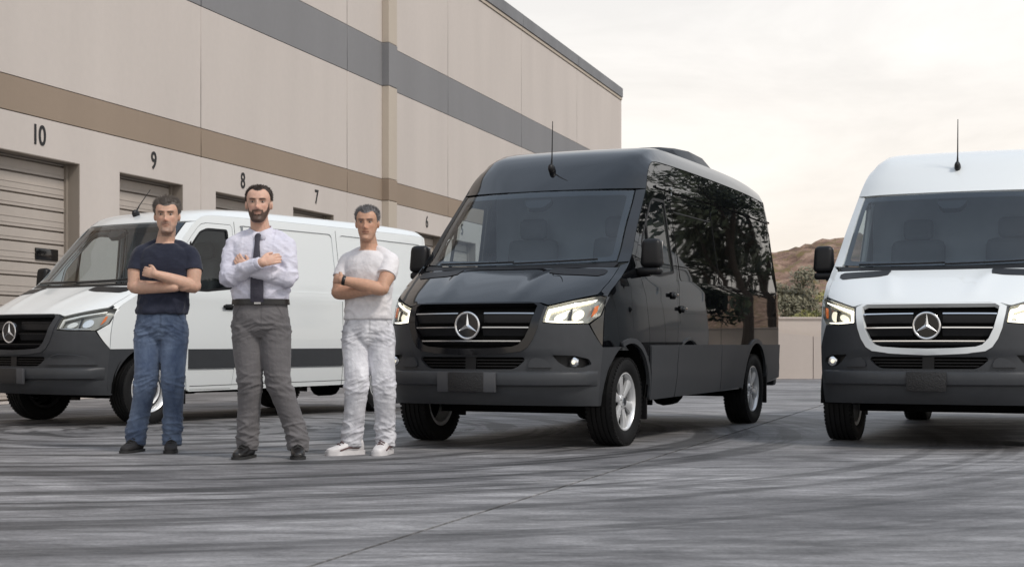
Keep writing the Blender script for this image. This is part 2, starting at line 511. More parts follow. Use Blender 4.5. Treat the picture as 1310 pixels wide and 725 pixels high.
# ------------------------------------------------------------------ ground
def ground_mat():
    m, nt, b = newmat('streaked_concrete')
    L = nt.links.new
    tc = nt.nodes.new('ShaderNodeTexCoord')
    def noise_(scale, mapscale, rot=0.0, detail=5, rough=.55, dist=0.0, loc=(0,0,0)):
        mp_ = nt.nodes.new('ShaderNodeMapping'); mp_.inputs['Scale'].default_value = mapscale
        mp_.inputs['Rotation'].default_value = (0,0,rot); mp_.inputs['Location'].default_value = loc
        L(tc.outputs['Object'], mp_.inputs[0])
        n = nt.nodes.new('ShaderNodeTexNoise'); n.inputs['Scale'].default_value = scale; n.inputs['Detail'].default_value = detail
        n.inputs['Roughness'].default_value = rough; n.inputs['Distortion'].default_value = dist
        L(mp_.outputs[0], n.inputs['Vector']); return n.outputs['Fac']
    def ramp(fac, p0, c0, p1, c1, ease='LINEAR'):
        r = nt.nodes.new('ShaderNodeValToRGB'); r.color_ramp.interpolation = ease
        r.color_ramp.elements[0].position = p0; r.color_ramp.elements[0].color = (*c0, 1)
        r.color_ramp.elements[1].position = p1; r.color_ramp.elements[1].color = (*c1, 1)
        L(fac, r.inputs[0]); return r.outputs[0]
    def mul(a, c, f=1.0):
        x = nt.nodes.new('ShaderNodeMix'); x.data_type = 'RGBA'; x.blend_type = 'MULTIPLY'; x.inputs[0].default_value = f
        L(a, x.inputs[6]); L(c, x.inputs[7]); return x.outputs[2]
    g = lambda v: (v, v, v)
    base = ramp(noise_(1.0, (.35,.75,1), .10, 9, .68, .8), .38, (.155,.153,.158), .64, (.36,.355,.36))
    fine = ramp(noise_(1.0, (1.1,3.2,1), -.08, 9, .72, .5), .34, g(.60), .66, g(1.26))
    thin = ramp(noise_(1.0, (.45,6.5,1), .05, 7, .66, .9, (3,7,0)), .34, g(.52), .50, g(1.0))
    mid = ramp(noise_(1.0, (2.6,5.5,1), .04, 8, .75, .4, (9,1,0)), .36, g(.72), .64, g(1.20))
    patch = ramp(noise_(.30, (1,1,1), 0, 5, .55), .32, g(.74), .72, g(1.16))
    grain = ramp(noise_(38, (1,1,1), 0, 6, .75), .30, g(.70), .70, g(1.26))
    # curved skid marks: noise read in polar coordinates about a turning centre
    def polar(cx, cy, freq, amp, loc):
        s = nt.nodes.new('ShaderNodeVectorMath'); s.operation = 'SUBTRACT'; s.inputs[1].default_value = (cx, cy, 0)
        L(tc.outputs['Object'], s.inputs[0])
        sp = nt.nodes.new('ShaderNodeVectorMath'); sp.operation = 'LENGTH'; L(s.outputs[0], sp.inputs[0])
        se = nt.nodes.new('ShaderNodeSeparateXYZ'); L(s.outputs[0], se.inputs[0])
        at = nt.nodes.new('ShaderNodeMath'); at.operation = 'ARCTAN2'; L(se.outputs[1], at.inputs[0]); L(se.outputs[0], at.inputs[1])
        cb = nt.nodes.new('ShaderNodeCombineXYZ'); L(sp.outputs['Value'], cb.inputs[0]); L(at.outputs[0], cb.inputs[1])
        mp_ = nt.nodes.new('ShaderNodeMapping'); mp_.inputs['Scale'].default_value = (freq, amp, 1); mp_.inputs['Location'].default_value = loc
        L(cb.outputs[0], mp_.inputs[0])
        n = nt.nodes.new('ShaderNodeTexNoise'); n.inputs['Scale'].default_value = 1.0; n.inputs['Detail'].default_value = 6; n.inputs['Roughness'].default_value = .62
        L(mp_.outputs[0], n.inputs['Vector']); return n.outputs['Fac']
    skid = ramp(polar(-3.4, 14.6, 3.2, 1.1, (0,0,0)), .43, g(.28), .505, g(1.0))
    skid2 = ramp(polar(5.0, 22.0, 3.4, 2.6, (5,2,0)), .38, g(.40), .46, g(1.0))
    c = mul(mul(mul(mul(base, fine), thin, .8), patch), mid)
    # the turning marks only lie near the place where the vehicle turned
    dl_ = nt.nodes.new('ShaderNodeVectorMath'); dl_.operation = 'DISTANCE'; dl_.inputs[1].default_value = (-3.4, 12.5, 0); L(tc.outputs['Object'], dl_.inputs[0])
    mk = nt.nodes.new('ShaderNodeMapRange'); mk.inputs[1].default_value = 4.5; mk.inputs[2].default_value = 8.5; mk.inputs[3].default_value = .95; mk.inputs[4].default_value = .25; L(dl_.outputs['Value'], mk.inputs[0])
    sm_ = nt.nodes.new('ShaderNodeMix'); sm_.data_type = 'RGBA'; sm_.blend_type = 'MULTIPLY'; L(mk.outputs[0], sm_.inputs[0]); L(c, sm_.inputs[6]); L(skid, sm_.inputs[7])
    c = mul(sm_.outputs[2], skid2, .18)
    c = mul(c, grain)
    L(c, b.inputs['Base Color'])
    b.inputs['Roughness'].default_value = .62
    b.inputs['Specular IOR Level'].default_value = .35
    bp = nt.nodes.new('ShaderNodeBump'); bp.inputs['Strength'].default_value = .35; bp.inputs['Distance'].default_value = .008
    L(noise_(40, (1,1,1), 0, 6, .7), bp.inputs['Height']); L(bp.outputs[0], b.inputs['Normal'])
    return m
M['concrete'] = ground_mat()
M['dirt'] = plain('dry_earth', (.10,.085,.065), .95, var=.35, vs=.2)
M['joint'] = plain('joint_filler', (.035,.034,.034), .9)
g = link('ground', mesh('ground', [(-900,-120,-.05),(900,-120,-.05),(900,2500,-.05),(-900,2500,-.05)], [(0,1,2,3)]), M['dirt'])
tag(g, kind='structure')
yard = link('concrete_yard', mesh('concrete_yard', [(-45,-20,-.018),(45,-20,-.018),(45,62,-.018),(-45,62,-.018)], [(0,1,2,3)]), M['joint'])
tag(yard, kind='structure')
JD = Vector((.322,.947)); JQ = Vector((.947,-.322))
q0, p0 = -2.531, 4.0
for i in range(-4, 5):
    for j in range(-2, 4):
        qa, qb = q0+i*7.4+.011, q0+(i+1)*7.4-.011
        pa, pb = p0+j*15.+.008, p0+(j+1)*15.-.008
        pts = [JQ*qa+JD*pa, JQ*qb+JD*pa, JQ*qb+JD*pb, JQ*qa+JD*pb]
        if min(p.y for p in pts) > 62 or max(p.y for p in pts) < -20: continue
        v = [(p.x,p.y,0) for p in pts] + [(p.x,p.y,-.03) for p in pts]
        link('slab', mesh('slab', v, [(0,1,2,3),(0,4,5,1),(1,5,6,2),(2,6,7,3),(3,7,4,0)]), M['concrete'], yard)

# ------------------------------------------------------------------ warehouse
FPX = 1924.0
BX, BY = -5.13, 25.65
def apx(x):
    r = (x-655)/FPX
    return (r*BY-BX)/(.2874-.9578*r)
wh = empty('warehouse', (BX, BY, 0), math.atan2(.9578,.2874))
tag(wh, 'long beige concrete warehouse with brown and grey bands and numbered roll up doors', 'building')
def wallmat(name, col, var=.06):
    m, nt, b = newmat(name); L = nt.links.new
    tc = nt.nodes.new('ShaderNodeTexCoord')
    n1 = nt.nodes.new('ShaderNodeTexNoise'); n1.inputs['Scale'].default_value = .5; n1.inputs['Detail'].default_value = 6
    mp_ = nt.nodes.new('ShaderNodeMapping'); mp_.inputs['Scale'].default_value = (1.6,1.6,.35)
    L(tc.outputs['Object'], mp_.inputs[0]); L(mp_.outputs[0], n1.inputs['Vector'])
    n2 = nt.nodes.new('ShaderNodeTexNoise'); n2.inputs['Scale'].default_value = 9; n2.inputs['Detail'].default_value = 5
    L(tc.outputs['Object'], n2.inputs['Vector'])
    ad = nt.nodes.new('ShaderNodeMath'); ad.operation = 'MULTIPLY_ADD'; ad.inputs[1].default_value = .35
    L(n2.outputs['Fac'], ad.inputs[0]); L(n1.outputs['Fac'], ad.inputs[2])
    r = nt.nodes.new('ShaderNodeValToRGB')
    r.color_ramp.elements[0].position = .40; r.color_ramp.elements[0].color = (*[c*(1-var) for c in col],1)
    r.color_ramp.elements[1].position = .95; r.color_ramp.elements[1].color = (*[c*(1+var) for c in col],1)
    L(ad.outputs[0], r.inputs[0]); L(r.outputs[0], b.inputs['Base Color'])
    b.inputs['Roughness'].default_value = .85
    bp = nt.nodes.new('ShaderNodeBump'); bp.inputs['Strength'].default_value = .15; bp.inputs['Distance'].default_value = .01
    n3 = nt.nodes.new('ShaderNodeTexNoise'); n3.inputs['Scale'].default_value = 45; n3.inputs['Detail'].default_value = 4
    L(tc.outputs['Object'], n3.inputs['Vector']); L(n3.outputs['Fac'], bp.inputs['Height']); L(bp.outputs[0], b.inputs['Normal'])
    return m
M['wall'] = wallmat('painted_concrete', (.55,.50,.462))
M['brown'] = wallmat('brown_band', (.285,.222,.168))
M['greyband'] = wallmat('grey_band', (.215,.215,.222))
M['coping'] = wallmat('parapet_coping', (.20,.205,.215), .15)
M['tan'] = wallmat('tan_pilaster', (.48,.42,.35))
M['jamb'] = wallmat('door_jamb', (.27,.235,.20))
M['slat'] = wallmat('door_slat', (.42,.375,.335), .10)
M['ink'] = plain('number_paint', (.012,.012,.013), .6)
surfW = lambda a, z: (np.asarray(a,float), np.zeros_like(np.asarray(a,float)), np.asarray(z,float))
doors = []           # (left, right, number, number px)
for xl, xr, num, nx in ((None,102,'10',51),(153,234,'9',196.5),(276,343,'8',310.5),(375,428,'7',405),(None,None,'6',546),(None,None,'5',591)):
    doors.append([xl, xr, num, nx])
W9 = apx(234)-apx(153)
dl = []
for xl, xr, num, nx in doors:
    if num == '10': b_ = apx(102); a_ = b_-W9
    elif xl is None: c_ = apx(nx); a_, b_ = c_-W9*.42, c_+W9*.58
    else: a_ = apx(xl); b_ = a_+W9
    dl.append((a_, b_, num, apx(nx)))
dl.insert(0, (dl[0][0]-W9-1.9, dl[0][0]-1.9, '11', dl[0][0]-1.9-W9*.42))
HEAD = 3.42
js = [apx(102)-10.5] + [apx(q) for q in (257,444,573,667,738,795)]
js.insert(0, js[0]-9.5)
aend = js[-1]
gap = .011
def wpanel(name, a0, a1, z0, z1, mat, holes=(), thick=.32, off=0.0):
    p = [(a0+gap,z0+gap*.6),(a1-gap,z0+gap*.6),(a1-gap,z1-gap*.6),(a0+gap,z1-gap*.6)]
    return link(name, panel_mesh(name, surfW, p, holes=holes, off=off, thick=thick, res=3.0, inset=0), M[mat], wh)
for i in range(len(js)-1):
    a0, a1 = js[i], js[i+1]
    hs = [[(d[0],.03),(d[1],.03),(d[1],HEAD),(d[0],HEAD)] for d in dl if d[0] > a0 and d[1] < a1]
    for d in dl:   # a door that would cross a joint is kept inside its bay
        if d[0] < a1 < d[1]: print('door crosses joint', d, a1)
    wpanel('wall_panel', a0, a1, 0.0, 3.95, 'wall', hs)
    wpanel('brown_band', a0, a1, 3.95, 4.43, 'brown', off=.004)
    wpanel('wall_panel', a0, a1, 4.43, 6.48, 'wall')
    wpanel('grey_band', a0, a1, 6.48, 7.43, 'greyband', off=.004)
    wpanel('wall_panel', a0, a1, 7.43, 9.88, 'wall')
    wpanel('tan_strip', a0, a1, 9.88, 9.98, 'tan', off=.03)
    wpanel('parapet_coping', a0, a1, 9.98, 10.33, 'coping', off=.06)
# hidden core with door openings left free
xs = [js[0]] + [q for d in dl for q in (d[0]-.02, d[1]+.02)] + [aend-.06]
cb = MB()
for k in range(0, len(xs), 2): cb.box(((xs[k]+xs[k+1])/2, .20, HEAD/2), (xs[k+1]-xs[k], .2, HEAD+.02))
cb.box(((js[0]+aend)/2-.03, .20, (HEAD+10.2)/2), (aend-js[0]-.06, .2, 10.2-HEAD-.04))
cb.build('wall_core', M['joint'], wh)
en = MB().box((aend-.10, 14.3, 4.95), (.18, 28., 9.86)).build('end_wall', M['wall'], wh)
MB().box((aend-.10, 14.3, 10.13), (.28, 28.2, .40)).build('end_coping', M['coping'], wh)
MB().box(((js[0]+aend)/2, 14.3, 9.7), (aend-js[0]-.4, 27.6, .2)).build('flat_roof', M['coping'], wh)
# pilaster
pa, pb = apx(488.5), apx(499)
for z0, z1, mt, o in ((0,3.95,'tan',0),(3.95,4.43,'brown',.006),(4.43,6.48,'tan',0),(6.48,7.43,'greyband',.006),(7.43,9.98,'tan',0),(9.98,10.36,'coping',.07)):
    MB().box(((pa+pb)/2, -.085, (z0+z1)/2), (pb-pa+2*o, .17+2*o, z1-z0-.008), None, .012).build('pilaster_block', M[mt], wh)
# doors
for (a_, b_, num, an) in dl:
    far = a_ > apx(460)
    d = MB().box(((a_+b_)/2, .30, HEAD/2), (b_-a_+.06, .06, HEAD)).build('roll_up_door', M['jamb'], wh)
    z = .04; k = 0
    while z < HEAD-.02:
        hgt = (.285, .19)[k % 2]
        z1 = min(z+hgt, HEAD-.012)
        w = (b_-a_)/2-.02
        v = []
        for x in (-w, w):
            v += [(x,.26,z+.012),(x,.225,z+.020),(x,.225,z1-.010),(x,.245,z1-.004),(x,.26,z1-.002)]
        f = [(i, i+5, i+6, i+1) for i in range(4)] + [(0,1,2,3,4),(9,8,7,6,5)]
        o = MB().add([(p[0]+(a_+b_)/2, p[1], p[2]) for p in v], f).build('door_slat', M['slat'], d)
        for rb in range(2 if k % 2 == 0 else 1):
            zz = z+.07+rb*.085
            MB().box(((a_+b_)/2, .2225, zz), (2*w, .008, .012)).build('door_rib', M['slat'], d)
        z += hgt; k += 1
    for e_ in (a_+.03, b_-.03):
        MB().box((e_, .21, HEAD/2), (.06,.05,HEAD-.03)).build('door_track', M['jamb'], d)
    bm = MB().box((a_+(b_-a_)*.74, .215, 2.08), (.55 if num == '10' else .5, .03, .17), None, .014).build('door_window', M['gloss'], d, True, 30)
    # jamb lining
    for e_, s_ in ((a_-.0,1),(b_+.0,-1)):
        MB().box((e_+s_*.006, .16, HEAD/2), (.012,.31,HEAD-.01)).build('door_jamb', M['jamb'], d)
    MB().box(((a_+b_)/2, .16, HEAD-.006), (b_-a_-.02,.31,.012)).build('door_head', M['jamb'], d)
    # painted number
    cu = bpy.data.curves.new('door_number', 'FONT'); cu.body = num; cu.size = .46; cu.align_x = 'CENTER'; cu.extrude = .003; cu.offset = .007; cu.space_character = .92
    tmp = bpy.data.objects.new('tmp_number', cu); COL.objects.link(tmp)
    dg = bpy.context.evaluated_depsgraph_get()
    me = bpy.data.meshes.new_from_object(tmp.evaluated_get(dg)); bpy.data.objects.remove(tmp)
    co = np.array([q.co[:] for q in me.vertices])
    if len(co):
        cmid = (co[:,0].min()+co[:,0].max())/2; h0, h1 = co[:,1].min(), co[:,1].max()
        # condensed, heavy numerals
        for q in me.vertices:
            x = (q.co.x-cmid)*.78; y = (q.co.y-h0)/(h1-h0)*.285; q.co = Vector((x, -.006-q.co.z, y))
    me.update()
    link('door_number', me, M['ink'], wh, (an, 0, 3.565))

# ------------------------------------------------------------------ far wall, hill, vegetation
M['farwall'] = wallmat('pale_block_wall', (.60,.53,.475))
M['farwall2'] = wallmat('pale_ramp_wall', (.57,.50,.45))
fw = empty('boundary_wall', (3.0, 34.6, 0))
tag(fw, 'low pale beige boundary wall with coping below the hill', 'wall')
for i in range(12):
    MB().box((1.5+i*3.0, .15, .68), (2.985,.30,1.36), None, .008).build('wall_panel', M['farwall'], fw)
    MB().box((1.5+i*3.0, .15, 1.385), (2.99,.36,.05), None, .006).build('wall_cap', M['farwall2'], fw)
rw = empty('ramp_wall', (3.0, 34.2, 0))
tag(rw, 'lower beige ramp wall with sloping top in front of the boundary wall', 'wall')
xx = [1.2, 3.85, 6.9, 9.9, 13.0]
for i in range(4):
    a_, b_ = xx[i]+.008, xx[i+1]-.008
    zt = lambda x: 1.08-.105*(x-3.2)/1.0*.95 if x > 3.2 else 1.08
    z0_, z1_ = max(.25, 1.13-.10*(a_-2.2)), max(.25, 1.13-.10*(b_-2.2))
    v = [(a_,0,0),(b_,0,0),(b_,.18,0),(a_,.18,0),(a_,0,z0_),(b_,0,z1_),(b_,.18,z1_),(a_,.18,z0_)]
    MB().add(v, [(0,3,2,1),(4,5,6,7),(0,1,5,4),(1,2,6,5),(2,3,7,6),(3,0,4,7)]).build('wall_panel', M['farwall2'], rw)
def hill_mat():
    m, nt, b = newmat('rocky_scrub'); L = nt.links.new
    tc = nt.nodes.new('ShaderNodeTexCoord')
    def nz_(s, d=6): 
        n = nt.nodes.new('ShaderNodeTexNoise'); n.inputs['Scale'].default_value = s; n.inputs['Detail'].default_value = d; n.inputs['Roughness'].default_value = .65
        L(tc.outputs['Object'], n.inputs['Vector']); return n.outputs['Fac']
    r1 = nt.nodes.new('ShaderNodeValToRGB'); L(nz_(.45,8), r1.inputs[0])
    r1.color_ramp.elements[0].position = .35; r1.color_ramp.elements[0].color = (.12,.07,.05,1)
    r1.color_ramp.elements[1].position = .66; r1.color_ramp.elements[1].color = (.46,.31,.225,1)
    e = r1.color_ramp.elements.new(.5); e.color = (.27,.165,.115,1)
    r2 = nt.nodes.new('ShaderNodeValToRGB'); L(nz_(.8,6), r2.inputs[0])
    r2.color_ramp.elements[0].position = .52; r2.color_ramp.elements[0].color = (0,0,0,1)
    r2.color_ramp.elements[1].position = .60; r2.color_ramp.elements[1].color = (1,1,1,1)
    mx = nt.nodes.new('ShaderNodeMix'); mx.data_type = 'RGBA'; mx.inputs[7].default_value = (.20,.15,.06,1)
    L(r2.outputs[0], mx.inputs[0]); L(r1.outputs[0], mx.inputs[6]); L(mx.outputs[2], b.inputs['Base Color'])
    b.inputs['Roughness'].default_value = .95
    bp = nt.nodes.new('ShaderNodeBump'); bp.inputs['Strength'].default_value = .9; bp.inputs['Distance'].default_value = .5
    L(nz_(2.2), bp.inputs['Height']); L(bp.outputs[0], b.inputs['Normal'])
    return m
M['hill'] = hill_mat()
v = []; f = []; nx_, ny_ = 130, 110
def ridged(x, y, s_, o): return 1-2*abs(noise.noise(Vector((x*s_, y*s_, o))))
for j in range(ny_):
    for i in range(nx_):
        y = 66 + j*1.15; x = -6 + i*.72
        t = min(1, max(0, (y-68)/82)); t = t*t*(3-2*t)
        rid = float(np.interp(x*150/max(y,100), [-6,8,16,26,32,42,60,90], [0,1.5,5.0,8.6,10.2,11.6,13.,12.]))
        z = rid*t*(1-.25*max(0,(y-160)/40))
        z += t*(ridged(x,y,.09,0)*.9 + ridged(x,y,.24,3)*.75 + ridged(x,y,.6,7)*.38 - .8)
        v.append((x, y, max(-.3, z)-.04))
for j in range(ny_-1):
    for i in range(nx_-1): f.append((j*nx_+i, j*nx_+i+1, (j+1)*nx_+i+1, (j+1)*nx_+i))
hl_ = link('hill', mesh('hill', v, f, True), M['hill']); tag(hl_, kind='structure')
def leafmat(name, c0, c1):
    m, nt, b = newmat(name); L = nt.links.new
    tc = nt.nodes.new('ShaderNodeTexCoord'); n = nt.nodes.new('ShaderNodeTexNoise'); n.inputs['Scale'].default_value = 1.6; n.inputs['Detail'].default_value = 3
    L(tc.outputs['Object'], n.inputs['Vector'])
    r = nt.nodes.new('ShaderNodeValToRGB'); L(n.outputs['Fac'], r.inputs[0])
    r.color_ramp.elements[0].position = .35; r.color_ramp.elements[0].color = (*c0,1)
    r.color_ramp.elements[1].position = .65; r.color_ramp.elements[1].color = (*c1,1)
    L(r.outputs[0], b.inputs['Base Color']); b.inputs['Roughness'].default_value = .6
    return m
M['leaf_dark'] = leafmat('dark_foliage', (.022,.032,.014), (.06,.075,.028))
M['leaf_olive'] = leafmat('olive_foliage', (.13,.125,.08), (.27,.25,.165))
M['leaf_green'] = leafmat('green_foliage', (.15,.155,.045), (.34,.31,.10))
M['bark'] = plain('bark', (.09,.07,.055), .9, var=.3, vs=6)
def tree_meshes(seed, h, cw, n, leaf, trunk=True, low=.25):
    rnd = random.Random(seed)
    t = MB(); clumps = []
    top = h*.62
    t.tube([(0,0,-.1),(rnd.uniform(-.1,.1)*cw,0,top*.5),(rnd.uniform(-.1,.1)*cw,rnd.uniform(-.1,.1)*cw,top)], [h*.028,h*.02,h*.010], 8)
    for k in range(9):
        an = k*2.4+rnd.random(); z0_ = h*rnd.uniform(low,.6)
        r = cw*rnd.uniform(.45,.95)*(1-.4*max(0,(z0_/h-.4)))
        e = Vector((math.cos(an)*r, math.sin(an)*r, min(h*.93, z0_+h*rnd.uniform(.08,.32))))
        t.tube([(0,0,z0_), e*.5+Vector((0,0,z0_*.5)), e], [h*.012,h*.008,h*.003], 6)
        clumps.append((e, cw*rnd.uniform(.28,.45)))
        clumps.append((e*.6+Vector((0,0,h*.28)), cw*rnd.uniform(.28,.42)))
    for k in range(6): clumps.append((Vector((rnd.uniform(-.4,.4)*cw, rnd.uniform(-.4,.4)*cw, h*rnd.uniform(.62,.95))), cw*rnd.uniform(.25,.42)))
    v = []; f = []
    for i in range(n):
        c, r = clumps[rnd.randrange(len(clumps))]
        d = Vector((rnd.gauss(0,1),rnd.gauss(0,1),rnd.gauss(0,1))).normalized()*r*rnd.random()**.4
        p = c + Vector((d.x,d.y,d.z*.75))
        if p.z < h*.05: continue
        a = Vector((rnd.gauss(0,1),rnd.gauss(0,1),rnd.gauss(0,1))).normalized(); b = a.orthogonal().normalized()
        s_ = leaf*rnd.uniform(.6,1.3); q = len(v)
        v += [p-a*s_, p+b*s_*.45, p+a*s_, p-b*s_*.45]; f.append((q,q+1,q+2,q+3))
    return t, mesh('crown', v, f)
def put_tree(name, x, y, seed, h, cw, n, leaf, mat, label, cat, group=None, low=.25, rz=0.):
    r_ = empty(name, (x, y, -.03), rz); tag(r_, label, cat, group)
    t, cr_ = tree_meshes(seed, h, cw, n, leaf, low=low)
    t.build('trunk', M['bark'], r_, True); link('crown', cr_, M[mat], r_)
    return r_
put_tree('tree', 7.55, 40.5, 5, 3.0, 1.0, 3800, .060, 'leaf_olive', 'thin grey green tree rising behind the boundary wall', 'tree', low=.2)
put_tree('bush', 8.45, 39.0, 8, 2.15, 1.0, 4600, .055, 'leaf_green', 'yellow green bush behind the boundary wall beside the white van mirror', 'bush', low=.1)
put_tree('bush', 7.2, 37.8, 11, 1.62, .70, 2200, .05, 'leaf_green', 'low green bush just above the boundary wall by the black van', 'bush', low=.1)
put_tree('bush', 9.6, 38.2, 14, 1.75, .8, 2200, .05, 'leaf_olive', 'small olive bush beside the yellow green bush behind the wall', 'bush', low=.1)
# the row of tall trees that the black van's flank mirrors
for i, (x, y, h, cw) in enumerate(((15.5,31.5,9.5,3.0),(19.5,29.5,8.5,2.8),(18.5,37.5,11,3.4),(23.5,33.5,10,3.2),(23.5,26.5,9,2.8),(28.5,30.5,10.5,3.3),(27.5,22.0,9,2.9),(15.0,27.5,4.0,1.9))):
    put_tree('tree', x, y, 31+i, h, cw, 5200, .17, 'leaf_dark', 'tall dark leafy tree in the row beyond the right hand van' if h > 5 else 'short dark leafy tree in front of the tall tree row', 'tree', 'trees beside the yard' if h > 5 else None, low=.16)
# ------------------------------------------------------------------ vans
HL = [(.590,1.000),(.70,.993),(.86,1.000),(.915,1.07),(.938,1.165),(.90,1.174),(.75,1.146),(.60,1.108)]
GO = [(.52,1.137),(.575,1.112),(.570,1.06),(.550,.95),(.520,.865),(.480,.80),(.43,.768),(.30,.752),(0,.742)]
GI = [(.49,1.131),(.523,1.113),(.515,1.06),(.490,.95),(.455,.87),(.41,.82),(.36,.803),(.20,.792),(0,.787)]
INTAKE = [(0,.628),(.36,.630),(.40,.65),(.455,.70),(.44,.722),(0,.722)]
FOG = [(.650,.738),(.79,.733),(.868,.708),(.882,.665),(.84,.640),(.745,.645),(.690,.685)]
def gix(s): return float(np.interp(s, [q[1] for q in GI[1:]][::-1], [q[0] for q in GI[1:]][::-1]))

def make_wheel(van, loc, sg, kind):
    """wheel > tyre, brake_disc, hub_cap; outer face towards sg*x"""
    Rr, rim = .358, .232
    w = .112
    tp = [(-w*.86, rim), (-w*1.02, rim+.03), (-w*1.08, .30), (-w*1.0, Rr-.022), (-w*.88, Rr-.004)]
    for g in (-.062, -.022, .022, .062):
        tp += [(g-.0065, Rr), (g-.005, Rr-.010), (g+.005, Rr-.010), (g+.0065, Rr)]
    tp += [(w*.88, Rr-.004), (w*1.0, Rr-.022), (w*1.08, .30), (w*1.02, rim+.03), (w*.86, rim)]
    t = MB().lathe([(a*sg, r) for a, r in tp], 72)
    # shoulder blocks
    for k in range(60):
        an = 2*math.pi*k/60
        m = Matrix.Rotation(an, 3, 'X')
        for sd in (-1, 1):
            t.box(m @ Vector((sd*w*.93, 0, Rr-.010)), (.020, .024, .014), m)
    mb = MB()
    wo = w*.80
    if kind == 'alloy':
        mb.lathe([(a*sg, r) for a, r in ((-w*.8,.20),(-w*.86,.228),(-w*.80,.238),(0,.205),(wo-.02,.212),(wo,.218),(wo+.010,.226),(wo+.008,.238),(wo-.004,.239))], 56)
        for k in range(6):
            an = 2*math.pi*k/6 + .26
            m = Matrix.Rotation(an, 3, 'X')
            v = []; f = []
            for (r, hw, d) in ((.040,.024,-.012),(.10,.029,-.006),(.16,.037,.000),(.220,.056,-.002)):
                for q, dd in ((-hw,-.030),(-hw,-.006),(-hw*.45,d*.3+.004),(hw*.45,d*.3+.004),(hw,-.006),(hw,-.030)):
                    v.append(m @ Vector((sg*(wo-.008+d*.4+dd), q, r)))
            for i in range(3):
                for j in range(5):
                    f.append((i*6+j, i*6+j+1, (i+1)*6+j+1, (i+1)*6+j))
            mb.add(v, f)
        mb.lathe([(a*sg, r) for a, r in ((wo-.03,.07),(wo-.012,.062),(wo-.006,.05),(wo-.008,.0))], 32)
        wh = mb.build('wheel', M['alloy'], van, True, 35, loc)
        wd = MB().lathe([(a*sg, r) for a, r in ((wo-.062,.0),(wo-.062,.212))], 40)
        wd.build('brake_disc', M['void'], wh)
        MB().lathe([(a*sg, r) for a, r in ((wo-.012,.036),(wo+.004,.033),(wo+.006,.0))], 28).build('hub_cap', M['satin'], wh, True)
        for k in range(6):
            an = 2*math.pi*(k+.5)/6 + .26
            MB().lathe([(a*sg, r) for a, r in ((wo-.03,.010),(wo-.008,.009),(wo-.006,.0))], 8, c=(0, .052*math.cos(an), .052*math.sin(an))).build('lug_nut', M['steel'], wh)
    else:
        mb.lathe([(a*sg, r) for a, r in ((-w*.8,.20),(-w*.86,.228),(-w*.80,.238),(0,.20),(wo-.05,.196),(wo-.052,.190),(wo-.046,.165),(wo-.03,.140),(wo-.026,.118),(wo-.05,.095),(wo-.05,.06),(wo-.03,.055),(wo-.03,.0))], 56)
        wh = mb.build('wheel', M['steel'], van, True, 35, loc)
        MB().lathe([(a*sg, r) for a, r in ((wo-.050,.197),(wo-.01,.206),(wo+.004,.216),(wo+.012,.229),(wo+.008,.239),(wo-.004,.240))], 56).build('trim_ring', M['alloy'], wh, True)
        MB().lathe([(a*sg, r) for a, r in ((wo-.040,.128),(wo-.014,.134),(wo-.008,.146),(wo-.016,.158),(wo-.044,.164))], 56).build('wheel_ring', M['alloy'], wh, True)
        MB().lathe([(a*sg, r) for a, r in ((wo-.03,.06),(wo+.004,.055),(wo+.012,.04),(wo+.014,.0))], 28).build('hub_cap', M['trim'], wh, True)
        for k in range(14):
            an = 2*math.pi*k/14
            m = Matrix.Rotation(an, 3, 'X')
            MB().box(m @ Vector((sg*(wo-.046), 0, .181)), (.006, .030, .018), m, .003).build('vent_slot', M['void'], wh)
    t.build('tyre', M['rubber'], wh, True, 30)
    return wh

